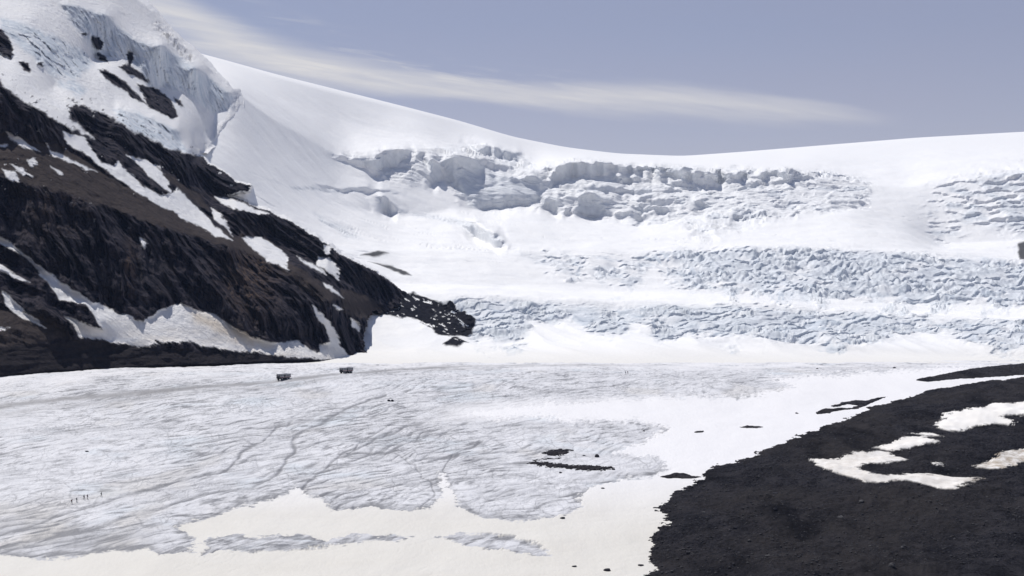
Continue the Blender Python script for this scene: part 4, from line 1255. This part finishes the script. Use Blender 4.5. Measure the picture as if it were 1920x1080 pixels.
for i, (px, py, w, asp, lab) in enumerate(M_ST):
    p, s_ = moraine_hit(px, py)
    r = w / F * p.y / 2
    o = rock_mesh('boulder', r, 1.0, .85, asp, 600 + i, MSP if 'pale' in lab or 'grey' in lab else MST)
    o.location = p
    tag(o, lab, 'boulder', 'boulders on the moraine gravel')

# loose stones all over the gravel: beyond counting
bm = bmesh.new()
base = []
for k in range(5):
    b = bmesh.new(); bmesh.ops.create_icosphere(b, subdivisions=1, radius=1)
    base.append((np.array([v.co[:] for v in b.verts]) * rng.uniform(.7, 1.25, (len(b.verts), 1)), [[v.index for v in f.verts] for f in b.faces]))
    b.free()
mpx, my, mz, msd = MORAINE
VV, FF = [], []
n = 0
cnt = 0
while cnt < 9000:
    ci, ri = rng.integers(0, len(mpx)), rng.integers(0, len(my))
    if mpx[ci] > 1960 or msd[ri, ci] < -.3 or my[ri] < 440 or MORAINE_SNOW[ri, ci] > .2:
        continue
    r = .13 + .55 * rng.random() ** 6
    if msd[ri, ci] < 2: r *= 1.3
    v, f = base[rng.integers(0, 5)]
    a = rng.random() * 6.28
    R = np.array([[math.cos(a), -math.sin(a), 0], [math.sin(a), math.cos(a), 0], [0, 0, 1]])
    c = np.array([(mpx[ci] - CX) / F * my[ri], my[ri], mz[ri, ci] + .15 * r])
    VV.append((v * np.array([1, .8, .6]) * r) @ R.T + c)
    FF += [[i + n for i in q] for q in f]
    n += len(v)
    cnt += 1
bm.free()
me = bpy.data.meshes.new('loose_stones')
me.from_pydata(np.concatenate(VV).tolist(), [], FF)
me.materials.append(mat_stone('loose_stone', (0.014, 0.0135, 0.016), (0.10, 0.097, 0.098)))
o = bpy.data.objects.new('loose_stones', me); COL.objects.link(o)
tag(o, 'countless small loose stones strewn over the dark moraine gravel', 'stones', None, 'stuff')

MM = dict(coach_white=mat_plain('coach_white_paint', (.62, .62, .62)), coach_roof=mat_plain('coach_grey_roof', (.5, .5, .52)), coach_red=mat_plain('coach_red_paint', (.22, .03, .03)),
          coach_dark=mat_plain('coach_black_plastic', (.02, .02, .024), .6), glass=mat_plain('tinted_glass', (.15, .155, .17), .15, .6), tyre=mat_plain('tyre_rubber', (.016, .016, .018), .85, .1),
          lamp_glass=mat_plain('headlight_glass', (.6, .6, .6), .1, .5), person_clothes=mat_plain('dark_hiking_clothes', (.03, .03, .036), .9, .1), person_clothes_blue=mat_plain('blue_hiking_clothes', (.03, .036, .06), .9, .1))
bus = build_bus(MM)
for i, (px, py, yaw, lab) in enumerate([(532, 711, 62, 'nearer and larger snow coach parked on the grey track across the ice'), (649.5, 699.5, 58, 'farther and smaller snow coach on the track, closer to the rock foot')]):
    b = bus if i == 0 else copy_tree(bus)
    p = ground(np.array([float(px)]), np.array([float(py)]))[0]
    b.location = (p[0], p[1], ice_z(p[0], p[1]) - .05)
    b.rotation_euler = (0, 0, math.radians(yaw))
    tag(b, lab, 'snow coach', 'snow coaches on the glacier track')
PEOPLE = [(134.5, 943, .5, 'person in dark clothes walking last in the line of hikers, leftmost on the ice'), (143.8, 941, .4, 'person in dark clothes second from the left end of the hiker line'),
          (157.6, 937, .5, 'person in dark clothes in the middle of the hiker line, left of a close pair'), (164, 936, .3, 'person in dark clothes in the middle of the hiker line, right of a close pair'),
          (190, 931, .5, 'person in black clothes leading the hiker line, well apart to the right'), (1173, 701, .3, 'tiny far person in grey on the pale upper ice, left of two'), (1177, 700.6, .3, 'tiny far person in black on the pale upper ice, right of two')]
for i, (px, py, st, lab) in enumerate(PEOPLE):
    p = ground(np.array([float(px)]), np.array([float(py)]))[0]
    p[2] = ice_z(p[0], p[1]) + .0
    o = build_person(p, math.radians(25 + 20 * random.random()), .05 + .08 * random.random(), st * (1 if i % 2 else -1), MM, i, .05 * (i % 3))
    o.scale = (1.15, 1.15, 1.15)
    tag(o, lab, 'person', 'hikers on the glacier' if i < 5 else 'far hikers on the glacier')

# ================================================================== LIGHT, SKY, CAMERA
SUN_EL, SUN_AZ = 60.0, -40.0      # azimuth measured from straight ahead, minus = left
d = Vector((math.cos(math.radians(SUN_EL)) * math.sin(math.radians(SUN_AZ)), math.cos(math.radians(SUN_EL)) * math.cos(math.radians(SUN_AZ)), math.sin(math.radians(SUN_EL))))
L = bpy.data.lights.new('sun', 'SUN')
L.energy = 3.95
L.angle = math.radians(.53)
L.color = (1.0, .965, .92)
lo = bpy.data.objects.new('sun', L)
lo.rotation_euler = (-d).to_track_quat('-Z', 'Y').to_euler()
COL.objects.link(lo)

W = bpy.data.worlds.new('World')
SC.world = W
W.use_nodes = True
nt = W.node_tree
nt.nodes.clear()
out = nt.nodes.new('ShaderNodeOutputWorld')
bg = nt.nodes.new('ShaderNodeBackground')
bg.inputs['Strength'].default_value = 0.10
nt.links.new(bg.outputs[0], out.inputs[0])
sky = nt.nodes.new('ShaderNodeTexSky')
sky.sky_type = 'NISHITA'
sky.sun_disc = False
sky.sun_elevation = math.radians(SUN_EL)
sky.sun_rotation = math.radians(SUN_AZ)
sky.altitude = 2100
sky.air_density = 1.0
sky.dust_density = 0.6
sky.ozone_density = 1.6


def wn(t): return nt.nodes.new(t)


def wm(op, a, b=0.0, clamp=False):
    n = wn('ShaderNodeMath'); n.operation = op; n.use_clamp = clamp
    for s_, v in zip(n.inputs, (a, b)):
        if isinstance(v, bpy.types.NodeSocket): nt.links.new(v, s_)
        else: s_.default_value = v
    return n.outputs[0]


tc = wn('ShaderNodeTexCoord')
sep = wn('ShaderNodeSeparateXYZ')
nt.links.new(tc.outputs['Generated'], sep.inputs[0])
ysafe = wm('MAXIMUM', sep.outputs[1], .05)
U = wm('DIVIDE', sep.outputs[0], ysafe)         # tangent of azimuth / elevation: the cloud is a streak at fixed directions
V = wm('DIVIDE', sep.outputs[2], ysafe)


def curve(src, pts, lo_, hi_):
    n = wn('ShaderNodeFloatCurve')
    c = n.mapping.curves[0]
    c.points[0].location = pts[0]; c.points[1].location = pts[-1]
    for p in pts[1:-1]:
        c.points.new(*p)
    n.mapping.update()
    nt.links.new(src, n.inputs['Value'])
    return n.outputs[0]


u01 = wm('ADD', wm('MULTIPLY', U, 1.0), .5)      # -0.5..0.5 -> 0..1


def cp(px): return (px - CX) / F + .5


def cv(py): return (HY - py) / F / .4            # stored 0..1 for 0..0.4


ctr = [(0, -.0 + cv(-120)), (cp(300), cv(12)), (cp(420), cv(68)), (cp(520), cv(108)), (cp(640), cv(132)), (cp(760), cv(150)), (cp(900), cv(167)), (cp(1100), cv(178)), (cp(1300), cv(188)), (cp(1500), cv(206)), (cp(1680), cv(226)), (1, cv(250))]
wid = [(0, .9), (cp(300), .85), (cp(420), .80), (cp(560), .66), (cp(760), .42), (cp(950), .32), (cp(1150), .46), (cp(1350), .46), (cp(1550), .34), (cp(1680), .2), (1, .1)]
den = [(0, .5), (cp(300), .72), (cp(450), .72), (cp(640), .72), (cp(800), .68), (cp(1000), .60), (cp(1150), .64), (cp(1320), .56), (cp(1500), .44), (cp(1640), .16), (cp(1720), .0), (1, 0)]
comb = wn('ShaderNodeCombineXYZ')
nt.links.new(wm('MULTIPLY', U, 7), comb.inputs[0])
nt.links.new(wm('ADD', wm('MULTIPLY', V, 60), wm('MULTIPLY', U, 7.0)), comb.inputs[1])
nz = wn('ShaderNodeTexNoise'); nz.inputs['Scale'].default_value = 1.0; nz.inputs['Detail'].default_value = 6; nz.inputs['Roughness'].default_value = .55
nt.links.new(comb.outputs[0], nz.inputs['Vector'])
off = wm('SUBTRACT', V, wm('MULTIPLY', curve(u01, ctr, 0, 1), .4))
off = wm('ADD', off, wm('MULTIPLY', wm('SUBTRACT', nz.outputs[0], .5), .022))
half = wm('MULTIPLY', curve(u01, wid, 0, 1), 64 / F)
q = wm('DIVIDE', off, half)
up_ = wn('ShaderNodeMapRange'); up_.interpolation_type = 'SMOOTHSTEP'
nt.links.new(q, up_.inputs[0]); up_.inputs[1].default_value = 1.25; up_.inputs[2].default_value = -.05; up_.inputs[3].default_value = 0; up_.inputs[4].default_value = 1
dn_ = wn('ShaderNodeMapRange'); dn_.interpolation_type = 'SMOOTHSTEP'
nt.links.new(q, dn_.inputs[0]); dn_.inputs[1].default_value = -1.8; dn_.inputs[2].default_value = .15; dn_.inputs[3].default_value = 0; dn_.inputs[4].default_value = 1
dens = wm('MULTIPLY', wm('MULTIPLY', up_.outputs[0], dn_.outputs[0]), curve(u01, den, 0, 1))
tex = wn('ShaderNodeMapRange'); nt.links.new(nz.outputs[0], tex.inputs[0])
tex.inputs[1].default_value = .25; tex.inputs[2].default_value = .65; tex.inputs[3].default_value = .62; tex.inputs[4].default_value = 1.0
cb2 = wn('ShaderNodeCombineXYZ')
nt.links.new(wm('MULTIPLY', U, 16), cb2.inputs[0]); nt.links.new(wm('ADD', wm('MULTIPLY', V, 190), wm('MULTIPLY', U, 30.0)), cb2.inputs[1])
nz2 = wn('ShaderNodeTexNoise'); nz2.inputs['Scale'].default_value = 1.0; nz2.inputs['Detail'].default_value = 7; nz2.inputs['Roughness'].default_value = .62; nz2.inputs['Distortion'].default_value = .5
nt.links.new(cb2.outputs[0], nz2.inputs['Vector'])
fib = wn('ShaderNodeMapRange'); nt.links.new(nz2.outputs[0], fib.inputs[0]); fib.inputs[1].default_value = .28; fib.inputs[2].default_value = .62; fib.inputs[3].default_value = .92; fib.inputs[4].default_value = 1.42
dens = wm('MULTIPLY', wm('MULTIPLY', dens, tex.outputs[0]), fib.outputs[0], True)
wsp = wn('ShaderNodeMapRange'); wsp.interpolation_type = 'SMOOTHSTEP'; nt.links.new(nz2.outputs[0], wsp.inputs[0]); wsp.inputs[1].default_value = .5; wsp.inputs[2].default_value = .75
near = wn('ShaderNodeMapRange'); near.interpolation_type = 'SMOOTHSTEP'; nt.links.new(wm('ABSOLUTE', wm('SUBTRACT', q, 1.2)), near.inputs[0]); near.inputs[1].default_value = 1.7; near.inputs[2].default_value = .2
uw = wn('ShaderNodeMapRange'); nt.links.new(wm('ABSOLUTE', wm('ADD', U, .07)), uw.inputs[0]); uw.inputs[1].default_value = .16; uw.inputs[2].default_value = .03
dens = wm('ADD', dens, wm('MULTIPLY', wm('MULTIPLY', wsp.outputs[0], near.outputs[0]), wm('MULTIPLY', uw.outputs[0], .45)), True)
front = wm('GREATER_THAN', sep.outputs[1], .06)
dens = wm('MULTIPLY', dens, front)
# thin high veil over the whole sky
veil = wn('ShaderNodeMix'); veil.data_type = 'RGBA'
vz = wn('ShaderNodeTexNoise'); vz.inputs['Scale'].default_value = 2.2; vz.inputs['Detail'].default_value = 5
mp = wn('ShaderNodeMapping'); mp.inputs['Scale'].default_value = (1, 1, 5); nt.links.new(tc.outputs['Generated'], mp.inputs[0]); nt.links.new(mp.outputs[0], vz.inputs['Vector'])
VEIL = (4.5, 3.65, 4.0, 1)
vh = wn('ShaderNodeMapRange'); nt.links.new(sep.outputs[2], vh.inputs[0]); vh.inputs[1].default_value = .24; vh.inputs[2].default_value = .6; vh.inputs[3].default_value = 1.0; vh.inputs[4].default_value = .15
nt.links.new(wm('MULTIPLY', wm('ADD', wm('MULTIPLY', vz.outputs[0], .16), .36), vh.outputs[0]), veil.inputs['Factor'])
nt.links.new(sky.outputs[0], veil.inputs[6])
vm = wn('ShaderNodeMix'); vm.data_type = 'RGBA'
vr = wn('ShaderNodeMapRange'); nt.links.new(V, vr.inputs[0]); vr.inputs[1].default_value = .09; vr.inputs[2].default_value = .21
nt.links.new(vr.outputs[0], vm.inputs['Factor']); vm.inputs[6].default_value = (6.3, 4.45, 4.1, 1); vm.inputs[7].default_value = VEIL
nt.links.new(vm.outputs[2], veil.inputs[7])
cl = wn('ShaderNodeMix'); cl.data_type = 'RGBA'
nt.links.new(dens, cl.inputs['Factor'])
nt.links.new(veil.outputs[2], cl.inputs[6])
cl.inputs[7].default_value = (7.7, 7.5, 7.4, 1)
nt.links.new(cl.outputs[2], bg.inputs[0])

hm = bpy.data.materials.new('thin_mountain_air')
hm.use_nodes = True
ht = hm.node_tree
ht.nodes.clear()
ho = ht.nodes.new('ShaderNodeOutputMaterial')
hv = ht.nodes.new('ShaderNodeVolumePrincipled')
hv.inputs['Color'].default_value = (.45, .62, 1.0, 1)
hv.inputs['Density'].default_value = 2.2e-5
hv.inputs['Anisotropy'].default_value = 0.0
ht.links.new(hv.outputs[0], ho.inputs['Volume'])
bm = bmesh.new()
bx(bm, -6000, 6000, -200, 6200, -420, 1400)
hz = mesh_obj('haze', bm, hm)
tag(hz, 'thin bluish mountain air over the whole valley', None, None, 'stuff')

cam = bpy.data.cameras.new('camera')
cam.sensor_width = 36
cam.lens = 36 * F / 1920
cam.shift_y = (HY - 540) / 1920
cam.clip_start = 1
cam.clip_end = 20000
co = bpy.data.objects.new('camera', cam)
co.location = (0, 0, 0)
co.rotation_euler = (math.pi / 2, 0, 0)
COL.objects.link(co)
SC.camera = co

SC.view_settings.view_transform = 'Standard'
SC.view_settings.look = 'None'
SC.view_settings.exposure = 0
SC.view_settings.gamma = 1
SC.cycles.max_bounces = 5
SC.cycles.use_denoising = True
